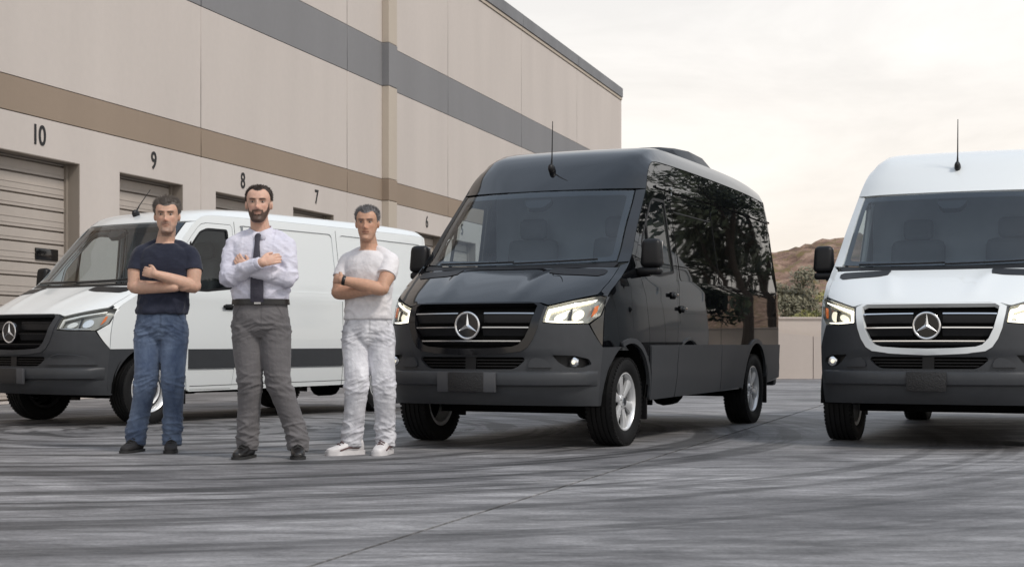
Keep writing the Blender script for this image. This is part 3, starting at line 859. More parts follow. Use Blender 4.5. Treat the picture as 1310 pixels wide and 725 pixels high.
def make_van(spec):
    P = M[spec['paint']]; WB = spec['wb']; B = Body(spec['roof'], spec['ylen'])
    root = empty('van', (spec['X'], spec['Y'], 0), -spec['th'])
    tag(root, spec['label'], 'van', 'vans parked side by side')
    dz = spec.get('dz', 0.0)
    def surfF(x, t):
        a, b, c = B.F(x, t); return a, b, c + dz
    def surfS(sg):
        f = B.S(sg)
        def fn(y, z):
            a, b, c = f(y, z); return a, b, c + dz
        return fn
    def pF(name, poly, mat, parent=None, **k):
        k.setdefault('inset', .0025)
        return link(name, panel_mesh(name, surfF, poly, **k), mat, parent or root)
    def pS(name, sg, poly, mat, parent=None, **k):
        k.setdefault('inset', .0025)
        return link(name, panel_mesh(name, surfS(sg), poly, flip=(sg < 0), **k), mat, parent or root)
    yl = spec['ylen']; sc_e = lambda pts: [(min(y, yl-.01), z) for y, z in pts]
    # ---------------- front
    half = [(0,.36)] + B.FE(.36,.80,8) + [(.865,.988),(.70,.981),(.583,.988),(.592,1.108),(.582,1.116)] + GO[1:]
    holes = [round_poly(sym(INTAKE), .02)]
    if spec['fog']: holes += [round_poly(FOG, .012), round_poly(mirx(FOG), .012)]
    bump = pF('front_bumper', sym(half), M['plastic'], holes=holes, res=.03, thick=.03, inset=0)
    pF('lower_intake', inset_poly(sym(INTAKE), -.01), M['void'], bump, off=-.055, thick=-.05, res=.06)
    for i, s in enumerate((.652, .676, .700)):
        xm = float(np.interp(s, [.63,.70,.722], [.36,.455,.44])) - .004
        pF('intake_bar', [(-xm,s-.004),(xm,s-.004),(xm,s+.004),(-xm,s+.004)], M['trim'], bump, off=-.018, thick=.02, inset=0)
    pF('intake_pillar', [(-.04,.629),(.05,.629),(.05,.721),(-.04,.721)], M['trim'], bump, off=-.010, thick=.03, inset=0)
    pod = [(.47,.640),(.66,.640),(.63,.68),(.58,.715),(.52,.722),(.49,.70)]
    if not spec['fog']: pod = [(.47,.640),(.885,.640),(.875,.68),(.83,.722),(.74,.748),(.60,.752),(.52,.735),(.49,.70)]
    for mr in (0, 1):
        q = mirx(pod) if mr else pod
        pF('bumper_pod', round_poly(q, .03), M['plastic'], bump, off=.014, thick=.018, res=.03)
        if spec['fog']:
            q = mirx(FOG) if mr else FOG
            fw = pF('fog_recess', inset_poly(round_poly(q, .012), -.006), M['trim'], bump, off=-.045, thick=-.045, res=.03)
            sx = -1 if mr else 1
            x, y, z = (float(k) for k in surfF(sx*.785, .683))
            fl = MB().lathe([(a, r) for a, r in ((.0,.040),(-.012,.038),(-.018,.028),(-.02,.0))], 20, axis='y', c=(x, y+.012, z))
            fo = fl.build('fog_lamp', M['chrome'], bump, True)
            MB().lathe([(a, r) for a, r in ((-.016,.020),(-.022,.012),(-.024,.0))], 16, axis='y', c=(x, y+.012, z)).build('fog_bulb', M['lamp'] if spec['lit'] else M['lampdim'], fo, True)
    for sg in (1, -1):
        pS('bumper_side', sg, B.E(.36,.80,6) + [(-.165,.80)] + arc(0,.37,.46,112,180,8) + [(-.455,.345)], M['plastic'], thick=.03, res=.04, inset=0)
    # protruding bumper bar with a lit upper ledge
    sect = [(-.02,.492),(.020,.498),(.040,.510),(.046,.540),(.044,.585),(.036,.603),(.020,.613),(-.03,.616)]
    v = []; f = []; nx = 61
    for i in range(nx):
        u = -1+2*i/(nx-1); tap = 1-.85*smooth01((abs(u)-.90)/.10)
        for o_, t in sect:
            x = u*float(B.xe(t))*.985
            p = np.array([float(q) for q in surfF(x, t)]); e_ = 1e-3
            da = np.array([float(q) for q in surfF(x+e_, t)])-np.array([float(q) for q in surfF(x-e_, t)])
            n_ = np.array([da[1], -da[0], 0]); n_ /= np.linalg.norm(n_)
            v.append(p + n_*(o_*tap if o_ > 0 else o_))
    m_ = len(sect)
    for i in range(nx-1):
        for k in range(m_-1): f.append((i*m_+k, (i+1)*m_+k, (i+1)*m_+k+1, i*m_+k+1))
    bar = mesh('bumper_bar', v, f, True, 32)
    link('bumper_bar', bar, M['plastic'], bump)
    # grille
    so = sym([(0,1.141)] + GO); si = sym([(0,1.131)] + GI)
    pF('grille_surround', so, M[spec['surround']], holes=[si], off=.010, thick=.04, res=.03, inset=0)
    gr = pF('grille', inset_poly(si, -.008), M['void'], off=-.06, thick=-.055, res=.06, inset=0)
    for s in (1.055, .947, .842):
        xm = gix(s) - .004
        for a, b in ((-xm, -.112), (.112, xm)) if s > .9 else ((-xm, xm),):
            xb0, xb1 = (a, b)
            lo = s - (.062 if s > .9 else .030)
            x2 = gix(lo) - .004
            A_ = -x2 if a < -.2 else a; B_ = x2 if b > .2 else b
            sl = pF('grille_slat', [(A_,lo),(B_,lo),(b,s),(a,s)], M['trim'], gr, off=-.030, thick=.02, res=.05, offfn=lambda x, t, lo=lo, s=s: .028*np.clip((t-lo)/(s-lo), 0, 1))
            pF('chrome_strip', [(a,s),(b,s),(b,s+.0095),(a,s+.0095)], M[spec['strip']], sl, off=.004, thick=.02, res=.05, inset=0)
    # three-pointed star in a ring
    x0, y0, z0 = (float(k) for k in surfF(0., .965))
    cz = Vector((0, y0-.022, z0))
    em = MB().lathe([(-.004, .0), (-.004, .100), (.03, .100)], 40, axis='y', c=cz).build('emblem_disc', M['gloss'], gr, True)
    MB().lathe([(.006*math.cos(w)-.006, .1005+.0085*math.sin(w)) for w in [2*math.pi*k/10 for k in range(10)]], 48, axis='y', c=cz, closed=True).build('emblem_ring', M['chrome'], em, True)
    v = [cz + Vector((0, -.020, 0))]; f = []
    for k in range(3):
        a = math.pi/2 + 2*math.pi*k/3
        for (aa, rr) in ((a, .099), (a+math.pi/3, .017)):
            v.append(cz + Vector((rr*math.cos(aa), -.006, rr*math.sin(aa))))
    for k in range(6): f.append((0, 1+k, 1+(k+1) % 6))
    link('emblem_star', mesh('emblem_star', v, f), M['chrome'], em)
    # number plate
    yb = float(surfF(0., .52)[1])-.046
    if spec['holder']:
        MB().box((0, yb-.006, .530+dz), (.50,.03,.155), None, .006).build('plate_holder', M['holder'], bump, True, 30)
    MB().box((0, yb-.016, .530+dz), (.305,.022,.152), None, .006).build('number_plate', M['plate'], bump, True, 30)
    # lamps
    lit = spec['lit']
    for mr in (0, 1):
        fm = (lambda p: mirx(p)) if mr else (lambda p: p)
        hl = pF('headlight', fm(HL), M['lens'], off=.002, thick=.0, res=.03)
        pF('lamp_bowl', inset_poly(fm(HL), -.004), M['bowl'], hl, off=-.05, thick=-.048, res=.03, inset=0)
        pF('daytime_strip', fm([(.598,1.006),(.605,1.100),(.75,1.136),(.898,1.163),(.895,1.149),(.75,1.117),(.634,1.082),(.620,1.012)]), M['drl'] if lit else M['lampdim'], hl, off=-.014, thick=.02, res=.02)
        pF('daytime_strip', fm([(.61,1.001),(.74,.999),(.84,1.006),(.84,1.013),(.74,1.008),(.61,1.010)]), M['drl'] if lit else M['satin'], hl, off=-.012, thick=.02, res=.02, inset=0)
        pF('lamp_reflector', fm([(.705+.044*math.cos(w), 1.048+.030*math.sin(w)+.25*.044*math.cos(w)) for w in [2*math.pi*k_/16 for k_ in range(16)]]), M['lamp'] if lit else M['lampdim'], hl, off=-.030, thick=.02, res=.02)
        pF('lamp_reflector', fm([(.815+.036*math.cos(w), 1.064+.040*math.sin(w)+.25*.036*math.cos(w)) for w in [2*math.pi*k_/16 for k_ in range(16)]]), M['lamp'] if lit else M['chrome'], hl, off=-.034, thick=.02, res=.02)
        pF('lamp_divider', fm([(.763,1.01),(.774,1.012),(.772,1.11),(.761,1.105)]), M['gloss'], hl, off=-.022, thick=.02, res=.02, inset=0)
        pF('amber_marker', fm([(.880,1.045),(.895,1.122),(.912,1.128),(.908,1.090)]), M['amber'], hl, off=-.012, thick=.02, res=.02)
        # fender nose
        pF('front_fender', fm(B.FE(.80,1.46,12) + [(float(B.xe(t))*.945, t) for t in np.linspace(1.44,1.21,6)] + [(.912,1.190)] + [(HL[5][0]+.003,HL[5][1]+.008),(HL[4][0]+.006,HL[4][1]+.004),(HL[3][0]+.007,HL[3][1]),(HL[2][0]+.010,HL[2][1]-.010)]), P, res=.035)
    # bonnet, cowl, wipers
    hh = [(0,1.146),(.45,1.144),(.54,1.138),(.59,1.124),(.61,1.122),(.75,1.158),(.88,1.188)] + [(float(B.xe(t))*.945, t) for t in np.linspace(1.21,1.425,6)] + [(.6,1.432),(0,1.432)]
    hood = pF('bonnet', sym(hh), P, res=.03, thick=.02)
    for mr in (0, 1):
        q = round_poly([(.42,1.427),(.40,1.415),(.41,1.362),(.62,1.354),(.80,1.344),(.84,1.362),(.845,1.395),(.81,1.410)], .008)
        pF('bonnet_vent', mirx(q) if mr else q, M['trim'], hood, off=.005, thick=.010, res=.03)
    pF('cowl', sym([(0,1.434),(.6,1.434),(.86,1.428),(.88,1.462),(.86,1.472),(0,1.472)]), M['trim'], off=-.004, thick=.03, res=.05)
    # windscreen
    wsd = sym([(0,1.474)] + [(float(B.xe(t))*k, t) for t, k in ((1.478,.905),(1.6,.908),(1.8,.912),(2.0,.917),(2.115,.915))] + [(0,2.128)])
    ws = pF('windscreen', wsd, M['glass'], off=.0, thick=0, res=.06)
    win = inset_poly(wsd, .045); win = [(x, min(t, 2.075)) for x, t in win]
    pF('frit_border', inset_poly(wsd, .002), M['frit'], ws, holes=[round_poly(win, .05)], off=-.006, thick=0, res=.05, inset=0)
    pF('sensor_housing', round_poly([(-.13,2.08),(.13,2.08),(.12,2.03),(.07,1.985),(-.07,1.985),(-.12,2.03)], .02), M['trim'], ws, off=-.02, thick=.05, res=.03)
    for a, b, r in ((-.70, .02, .014), (.02, .72, .014)):
        pts = []
        for i in range(9):
            t = i/8; x, y, z = (float(k) for k in surfF(a+(b-a)*t, 1.478+.014*t))
            pts.append((x, y-.014, z+.010))
        MB().tube(pts, .0075, 6, flat=.7).build('wiper', M['trim'], root, True)
    # roof, pillars
    pil = [(float(B.xe(t))*(k+.006), t) for t, k in ((1.464,.905),(1.6,.908),(1.8,.912),(2.0,.917),(2.118,.915))]
    for mr in (0, 1):
        q = B.FE(1.464,2.132,10) + pil[::-1]
        pF('windscreen_pillar', mirx(q) if mr else q, P, res=.05)
    top = [(0,2.133)] + B.FE(2.135,B.smax,46) + [(0,B.smax)]
    rf = link('roof', panel_mesh('roof', surfF, sym(top), res=.07, inset=.002, thick=.02), P, root)
    pF('headliner', sym([(0,2.16),(.6,2.16),(.62,3.05),(0,3.05)]), M['liner'], off=-.05, thick=0, res=.1)
    # ---------------- sides
    gz = float(B.ez(B.smax))
    dpill = [(float(B.ey(t))+.085, float(B.ez(t))-.005) for t in np.linspace(1.50,2.06,7)]
    door = [(.44,.37),(.44,.90),(.37,1.22),(.24,1.40)] + dpill + [(.765,2.118),(.84,2.132),(1.18,2.132),(1.205,2.10),(1.205,1.42),(1.175,.90),(1.10,.37)]
    wpill = [(float(B.ey(t))+.150, float(B.ez(t))-.01) for t in np.linspace(1.66,2.02,6)]
    dwin = round_poly([(.345,1.43)] + wpill + [(.84,2.075),(1.13,2.075),(1.145,1.44),(.75,1.40),(.45,1.41)], .03)
    outer = B.E(.80,B.smax,70)
    outer = [q for q in outer if q[0] < yl-.02] + [(yl-.012,gz),(yl-.004,1.4),(yl-.004,.85),(yl-.03,.44),(WB+.5,.40)] + arc(WB,.37,.46,0,180,18) + [(.50,.352)] + arc(0,.37,.46,0,111,12)
    recess = [round_poly(q, .06) for q in ([(1.30,1.43),(2.80,1.43),(2.80,2.125),(1.30,2.135)], [(2.93,1.43),(yl-.20,1.43),(yl-.20,2.09),(2.93,2.122)])]
    for sg in (1, -1):
        hs = [inset_poly(door, -.003)]
        if spec['cargo']: hs += recess
        side = pS('body_side', sg, outer, P, holes=hs, res=.06, inset=.001, thick=.02)
        pS('door_gap', sg, inset_poly(door, -.02), M['void'], side, holes=[inset_poly(door, .02)], off=-.014, thick=0, res=.08, inset=0)
        if spec['cargo']:
            for q in recess:
                pS('pressed_panel', sg, inset_poly(q, -.004), P, side, off=-.012, thick=-.012, res=.08, inset=0)
        dr = pS('front_door', sg, door, P, holes=[dwin], res=.05, thick=.03)
        pS('door_window', sg, inset_poly(dwin, -.004), M['doorglass'], dr, off=-.010, thick=0, res=.08, inset=0)
        pS('window_seal', sg, inset_poly(dwin, -.004), M['trim'], dr, holes=[inset_poly(dwin, .020)], off=.0025, thick=.012, res=.04, inset=0)
        pS('window_bar', sg, [(.535,1.41),(.560,1.41),(.600,1.93),(.575,1.91)], M['trim'], dr, off=.002, thick=.02, inset=0)
        # handles
        for (hy, hz, pr) in ((1.045,1.245,dr),(1.27,1.13,side)) if not spec['cargo'] else ((1.045,1.245,dr),):
            hx = float(B.W(hy, hz))*sg
            MB().box((hx+sg*.024, hy, hz+dz), (.024,.17,.034), None, .010).build('door_handle', P if spec['paint'] == 'paint_black' else M['trim'], pr, True, 30)
            MB().box((hx+sg*.006, hy+.01, hz+dz-.004), (.016,.10,.06), None, .006).build('handle_cup', M['void'], pr, True, 30)
        # sill / mouldings
        if spec['clad']:
            segs = [[(.47,.355),(.455,.80),(.46,.815),(1.165,.815),(1.10,.362)], [(1.112,.362),(1.177,.815),(2.46,.815),(2.46,.372)], [(2.468,.372),(2.468,.815),(WB-.235,.812),(WB-.35,.70),(WB-.45,.50),(WB-.49,.385)],
                    [(WB+.50,.41),(WB+.46,.55),(WB+.36,.70),(WB+.24,.812),(yl-.01,.812),(yl-.01,.70),(yl-.05,.46)]]
            for i, q in enumerate(segs):
                md = pS('side_moulding', sg, q, M['plastic'], side, off=.014, thick=.016, res=.06, offfn=lambda y, z: .006*(1-smooth01((z-.60)/.03)))
        else:
            segs = [[(.475,.590),(.470,.797),(1.163,.797),(1.135,.590)], [(1.150,.590),(1.178,.797),(2.86,.797),(2.86,.590)], [(2.875,.590),(2.875,.797),(WB-.24,.797),(WB-.36,.70),(WB-.42,.590)]]
            for q in segs: pS('side_moulding', sg, q, M['plastic'], side, off=.014, thick=.016, res=.06)
            pS('sill_seam', sg, [(.50,.405),(WB-.5,.42),(WB-.5,.426),(.50,.411)], M['void'], side, off=.0012, thick=0, inset=0)
        pS('panel_seam', sg, [(2.467,.37),(2.473,.37),(2.473,gz),(2.467,gz)] if spec['clad'] else [(2.866,.37),(2.872,.37),(2.872,gz),(2.866,gz)], M['void'], side, off=.001, thick=0, inset=0)
        pS('panel_seam', sg, [(1.232,1.0),(1.237,1.0),(1.242,gz),(1.236,gz)], M['void'], side, off=.001, thick=0, inset=0)
        for cy_, nm in ((0, 'arch_lip'), (WB, 'arch_lip')):
            a0, a1 = (0, 111) if cy_ == 0 else (0, 180)
            pS(nm, sg, arc(cy_,.37,.458,a0,a1,16) + arc(cy_,.37,.500,a1,a0,16), M['plastic'] if spec['clad'] else P, side, off=.016, thick=.03, res=.05, inset=0)
        if spec['roof'] == 'high':
            zt = [(.93,2.19),(1.3,2.185),(3.0,2.175),(yl-.12,2.145)]
            pS('drip_rail', sg, [(y, z-.014) for y, z in zt] + [(y, z+.004) for y, z in zt][::-1], P, side, off=.016, thick=.02, res=.08, inset=0)
            pS('rail_seam', sg, [(y, z-.024) for y, z in zt] + [(y, z-.016) for y, z in zt][::-1], M['void'], side, off=.001, thick=0, res=.08, inset=0)
        if not spec['cargo']:
            for q in ([(1.285,1.375),(2.43,1.375),(2.43,2.085),(1.285,2.095)], [(2.49,1.375),(3.55,1.375),(3.55,2.07),(2.49,2.083)], [(3.57,1.375),(yl-.14,1.375),(yl-.16,2.045),(3.57,2.068)]):
                g = pS('side_window', sg, round_poly(q, .05), M['tint'], side, off=.004, thick=.01, res=.08)
            for (ya, yb_) in ((1.32, 2.40),):
                pS('vent_window_frame', sg, [(ya,1.985),(yb_,1.975),(yb_,1.985),(ya,1.995)], M['trim'], side, off=.008, thick=.01, inset=0, res=.08)
            pS('rub_strip', sg, [(1.24,1.09),(yl-.08,1.09),(yl-.08,1.10),(1.24,1.10)], P, side, off=.010, thick=.012, res=.08, inset=0)
        # mirror
        mh = MB()
        bm = bmesh.new(); bmesh.ops.create_cube(bm, size=1)
        for q in bm.verts:
            k = 1.0 if q.co.z < 0 else .86
            q.co = Vector((q.co.x*.185*k, q.co.y*(.13 if q.co.z < 0 else .10), q.co.z*.235))
        bmesh.ops.bevel(bm, geom=bm.edges[:], offset=.042, segments=4, affect='EDGES', profile=.5)
        bm.verts.index_update()
        mx, my, mz = spec.get('mirror', (1.075, .24, 1.565))
        mh.add([q.co + Vector((sg*mx, my, mz+dz)) for q in bm.verts], [[w.index for w in p.verts] for p in bm.faces]); bm.free()
        mo = mh.build('mirror', M['trim'], dr, True, 50)
        MB().box((sg*(mx-.02), my, mz-.147+dz), (.20,.11,.062), None, .022).build('mirror_base', M['trim'], mo, True, 50)
        MB().tube([(sg*(mx-.02), my, mz-.150+dz), (sg*(mx-.10), my+.03, mz-.155+dz), (sg*.93, my+.07, mz-.150+dz)], [.040,.038,.045], 10, flat=.8).build('mirror_arm', M['trim'], mo, True, 50)
        MB().box((sg*mx, my+.062, mz+.005+dz), (.14,.008,.19), None, .003).build('mirror_glass', M['chrome'], mo)
    # ---------------- rear
    ry = yl
    prof = [(float(B.W(ry-.004, z))-.002, z) for z in np.linspace(.42, gz, 12)]
    tp = [(float(B.xe(B.smax))*u, float(B.F(float(B.xe(B.smax))*u, B.smax)[2])) for u in np.linspace(1,0,8)]
    ring = prof + tp
    ring = ring + [(-x, z) for x, z in ring[::-1] if x > 1e-6]
    v = [(x, ry-.004, z+dz) for x, z in ring]; n = len(v)
    v += [(x*.94, ry+.03, z*.99+.01+dz) for x, z in ring]
    rr = link('rear_panel', mesh('rear_panel', v, [(i, (i+1) % n, (i+1) % n+n, i+n) for i in range(n)] + [tuple(range(n, 2*n))]), P, root)
    MB().box((0, ry-.02, .46+dz), (1.74,.12,.20), None, .03).build('rear_bumper', M['plastic'], root, True, 40)
    for sg in (1, -1):
        MB().box((sg*.80, ry+.02, 1.15+dz), (.10,.05,.50), None, .015).build('tail_light', M['amber'], rr, True)
    # ---------------- underneath
    ub = MB()
    ub.box((0, (yl-.6)/2, .44+dz), (1.45, yl+.3, .06)).box((0, -.33, .52+dz), (1.25,.75,.30)).box((0, .05, .72), (1.20,1.1,.5))
    for sg in (1, -1):
        ub.box((sg*.45, 1.9, .38), (.09, 3.6, .10))
        for cy_ in (0, WB):
            v = []; f = []
            aa = arc(cy_,.37,.47,-5,185,16)
            for (y, z) in aa: v += [(sg*.62, y, z), (sg*.945, y, z)]
            for i in range(len(aa)-1): f.append((2*i, 2*i+1, 2*i+3, 2*i+2))
            n0 = len(v); v += [(sg*.62, y, z) for y, z in aa]; f.append(tuple(range(n0, n0+len(aa))))
            ub.add(v, f)
    ub.box((0, WB, .33), (1.5,.11,.11)).box((0, 0, .30), (1.4,.16,.09)).tube([(0,WB-.12,.32),(0,WB+.12,.32)], .15, 12).tube([(.28,.6,.36),(.28,2.4,.34)], .075, 10)
    ub.box((-.5, 1.5, .34), (.40,.60,.20), None, .04).box((0,-.55,.37+dz), (.9,.35,.06)).box((.30, 2.35, .30), (.05,.05,.14)).box((-.35, 2.6, .33), (.5,.35,.18), None, .05)
    ub.build('underbody', M['void'], root)
    pF('front_light_block', sym([(0,.41),(.86,.43),(.86,.96),(.56,1.0),(.56,1.10),(0,1.10)]), M['void'], off=-.11, thick=0, res=.1)  # added dark backing, stops light showing through grille and bumper
    for sg in (1, -1):
        for cy_, z1 in ((0,.44),(WB,.50)):
            MB().box((sg*.845, cy_+.455, .365), (.22,.018,.34), None, .006).build('mud_flap', M['trim'], root)
    # ---------------- cabin
    cb = MB()
    cb.box((0, 1.36, 1.35+dz), (1.72,.03,1.72 if spec['roof'] == 'high' else 1.55)).box((0, .75, .80+dz), (1.74,1.3,.06))
    cb.build('bulkhead', M['cabin'], root)
    v = []; f = []
    pr = [(.02,1.375),(.02,1.0),(.55,.85),(.62,1.05),(.55,1.34),(.42,1.395),(.2,1.40)]
    for x in (-.83, .83): v += [(x, y + (.12 if True else 0), z+dz) for y, z in pr]
    f = [tuple(range(6,-1,-1)), tuple(range(7,14))] + [(i, (i+1) % 7, (i+1) % 7+7, i+7) for i in range(7)]
    da = link('dashboard', mesh('dashboard', v, f), M['dash'], root)
    MB().box((.42, .52, 1.43+dz), (.40,.26,.09), None, .04).build('instrument_hood', M['dash'], da, True, 50)
    m = Matrix.Rotation(R(-62), 3, 'X')
    st = MB(); ringp = [(.42+.19*math.cos(w), 0, .19*math.sin(w)) for w in [2*math.pi*k/28 for k in range(28)]]
    v = []; f = []
    for k in range(28):
        w = 2*math.pi*k/28
        for j in range(8):
            q = 2*math.pi*j/8; rr_ = .185+.016*math.cos(q)
            p = Matrix.Rotation(R(28), 3, 'X') @ Vector((rr_*math.cos(w), .016*math.sin(q), rr_*math.sin(w)))
            v.append(p + Vector((.42, .70, 1.33+dz)))
    for k in range(28):
        for j in range(8):
            f.append((k*8+j, ((k+1) % 28)*8+j, ((k+1) % 28)*8+(j+1) % 8, k*8+(j+1) % 8))
    st.add(v, f).box((.42,.70,1.33+dz), (.34,.03,.05)).box((.42,.66,1.30+dz), (.10,.12,.12), None, .02)
    st.build('steering_wheel', M['trim'], root, True, 50)
    for sx in (.42, -.42):
        sb = MB().box((sx, 1.16, 1.42+dz), (.48,.16,.72), Matrix.Rotation(R(-12), 3, 'X'), .06).box((sx, .95, 1.06+dz), (.50,.52,.16), None, .06)
        so_ = sb.build('seat', M['seat'], root, True, 50)
        MB().box((sx, 1.22, 1.87+dz), (.27,.10,.19), None, .045).build('headrest', M['seat'], so_, True, 50)
    # ---------------- wheels
    for cy_ in (0, WB):
        for sg in (1, -1):
            make_wheel(root, (sg*.835, cy_, .358), sg, spec['wheel'])
    # ---------------- roof things
    ss = np.linspace(2.13, 3.4, 300); sa = float(ss[np.argmin(np.abs(B.cy(ss)-spec['ant'][0]))])
    x, y, z = (float(k) for k in surfF(0., sa))
    an = MB().ell((0, y, z+.02), (.028,.055,.045), 14, 8, Matrix.Rotation(R(-30), 3, 'X')).build('aerial', M['trim'], root, True, 60)
    MB().tube([(0, y-.01, z+.03), (0, y+spec['ant'][1]*.25, z+.12), (0, y+spec['ant'][1], z+spec['ant'][2])], [.012,.006,.0035], 8).build('aerial_rod', M['trim'], an, True)
    if spec.get('ac'):
        v = []; f = []
        stp = [(2.45,.40,-.04),(2.50,.52,.07),(2.65,.58,.13),(3.1,.60,.165),(3.6,.58,.15),(3.95,.52,.09),(4.05,.40,-.06)]
        for (yy, hw, hh_) in stp:
            for k in range(9):
                u = -1+2*k/8
                v.append((u*hw, yy, 2.555 + (.055+hh_*1.15)*(1-abs(u)**6)))
        for i in range(len(stp)-1):
            for k in range(8): f.append((i*9+k, i*9+k+1, (i+1)*9+k+1, (i+1)*9+k))
        MB().add(v, f).build('roof_air_conditioner', M['trim'], root, True, 50)
    return root

VANS = [
 dict(paint='paint_black', roof='high', wb=3.75, ylen=4.90, X=.07, Y=12.54, th=.433, fog=True, surround='gloss', strip='satin', holder=True, lit=True, clad=True, cargo=False, wheel='alloy', ant=(.66,.02,.44), ac=True,
      label='black high roof passenger van with tinted side windows and silver alloy wheels'),
 dict(paint='paint_white', roof='high', wb=3.75, ylen=4.75, X=3.63, Y=12.588, th=.425, fog=True, surround='paint_white', strip='chrome', holder=False, lit=True, clad=False, cargo=True, wheel='alloy', ant=(.70,.02,.44),
      label='white high roof van with white grille surround and lit headlights'),
 dict(paint='paint_white', roof='low', wb=3.62, ylen=4.68, X=-4.439, Y=15.814, th=.621, dz=-.03, fog=False, surround='plastic', strip='trim', holder=True, lit=False, clad=False, cargo=True, wheel='steel', ant=(.62,.20,.30),
      label='white low roof cargo van with dark side strip behind the three men'),
]
for s_ in VANS: make_van(s_)
# ------------------------------------------------------------------ people
def crom(pts, k=5):
    P_ = [np.array(p, float) for p in pts]; P_ = [2*P_[0]-P_[1]] + P_ + [2*P_[-1]-P_[-2]]; out = []
    for i in range(1, len(P_)-2):
        for j in range(k):
            t = j/k; a, b, c, d = P_[i-1:i+3]
            out.append(.5*((2*b)+(-a+c)*t+(2*a-5*b+4*c-d)*t*t+(-a+3*b-3*c+d)*t**3))
    out.append(P_[-2]); return out
def limb(mb, pts, rad, n=16, k=5, caps=True):
    q = crom([(*p, r) for p, r in zip(pts, rad)], k)
    mb.tube([Vector(p[:3]) for p in q], [max(.002, float(p[3])) for p in q], n)
    if caps:
        for p in (q[0], q[-1]): mb.ell(p[:3], (p[3]*.98,)*3, 12, 8)
    return mb
def slices(mb, rows, n=36, e=2.4):
    """rows: (z, cx, cy, hx, hy)"""
    q = crom(rows, 4); v = []; f = []
    for (z, cx, cy, hx, hy) in q:
        for k in range(n):
            w = 2*math.pi*k/n; c, s_ = math.cos(w), math.sin(w)
            v.append((cx+hx*math.copysign(abs(c)**(2/e), c), cy+hy*math.copysign(abs(s_)**(2/e), s_), z))
    for i in range(len(q)-1):
        for k in range(n):
            f.append((i*n+k, i*n+(k+1) % n, (i+1)*n+(k+1) % n, (i+1)*n+k))
    f += [tuple(range(n-1,-1,-1)), tuple(range((len(q)-1)*n, len(q)*n))]
    return mb.add(v, f)
def remesh(mb, vox, it=3, fac=.5):
    me = mesh('tmp', mb.v, mb.f)
    bm = bmesh.new(); bm.from_mesh(me); bmesh.ops.recalc_face_normals(bm, faces=bm.faces[:]); bm.to_mesh(me); bm.free()
    o = bpy.data.objects.new('tmp', me); COL.objects.link(o)
    r = o.modifiers.new('r', 'REMESH'); r.mode = 'VOXEL'; r.voxel_size = vox
    s_ = o.modifiers.new('s', 'SMOOTH'); s_.iterations = it; s_.factor = fac
    dg = bpy.context.evaluated_depsgraph_get()
    out = bpy.data.meshes.new_from_object(o.evaluated_get(dg))
    bpy.data.objects.remove(o); bpy.data.meshes.remove(me)
    out.materials.clear()
    out.polygons.foreach_set('use_smooth', [True]*len(out.polygons))
    return out
def displace(me, fn):
    n = len(me.vertices); co = np.empty(n*3); no = np.empty(n*3)
    me.vertices.foreach_get('co', co); me.vertices.foreach_get('normal', no)
    co = co.reshape(-1,3); no = no.reshape(-1,3)
    d = np.array([fn(p) for p in co]); co += no*d[:, None]
    me.vertices.foreach_set('co', co.ravel()); me.update()
def colour(me, fn):
    at = me.color_attributes.new('Col', 'FLOAT_COLOR', 'POINT')
    n = len(me.vertices); co = np.empty(n*3); me.vertices.foreach_get('co', co); co = co.reshape(-1,3)
    c = np.ones((n,4)); c[:, :3] = fn(co)
    at.data.foreach_set('color', c.ravel())
def skin_mat():
    m, nt, b = newmat('skin'); L = nt.links.new
    a = nt.nodes.new('ShaderNodeAttribute'); a.attribute_name = 'Col'
    tc = nt.nodes.new('ShaderNodeTexCoord'); n = nt.nodes.new('ShaderNodeTexNoise'); n.inputs['Scale'].default_value = 45; n.inputs['Detail'].default_value = 5
    L(tc.outputs['Object'], n.inputs['Vector'])
    mr = nt.nodes.new('ShaderNodeMapRange'); mr.inputs[3].default_value = .80; mr.inputs[4].default_value = 1.16; L(n.outputs['Fac'], mr.inputs[0])
    mx = nt.nodes.new('ShaderNodeMix'); mx.data_type = 'RGBA'; mx.blend_type = 'MULTIPLY'; mx.inputs[0].default_value = 1
    L(a.outputs['Color'], mx.inputs[6]); L(mr.outputs[0], mx.inputs[7]); L(mx.outputs[2], b.inputs['Base Color'])
    b.inputs['Roughness'].default_value = .5; b.inputs['Specular IOR Level'].default_value = .35
    b.inputs['Subsurface Weight'].default_value = .12; b.inputs['Subsurface Radius'].default_value = (.012,.004,.002); b.inputs['Subsurface Scale'].default_value = 1.0
    bp = nt.nodes.new('ShaderNodeBump'); bp.inputs['Strength'].default_value = .25; bp.inputs['Distance'].default_value = .002
    n2 = nt.nodes.new('ShaderNodeTexNoise'); n2.inputs['Scale'].default_value = 180; L(tc.outputs['Object'], n2.inputs['Vector'])
    L(n2.outputs['Fac'], bp.inputs['Height']); L(bp.outputs[0], b.inputs['Normal'])
    return m
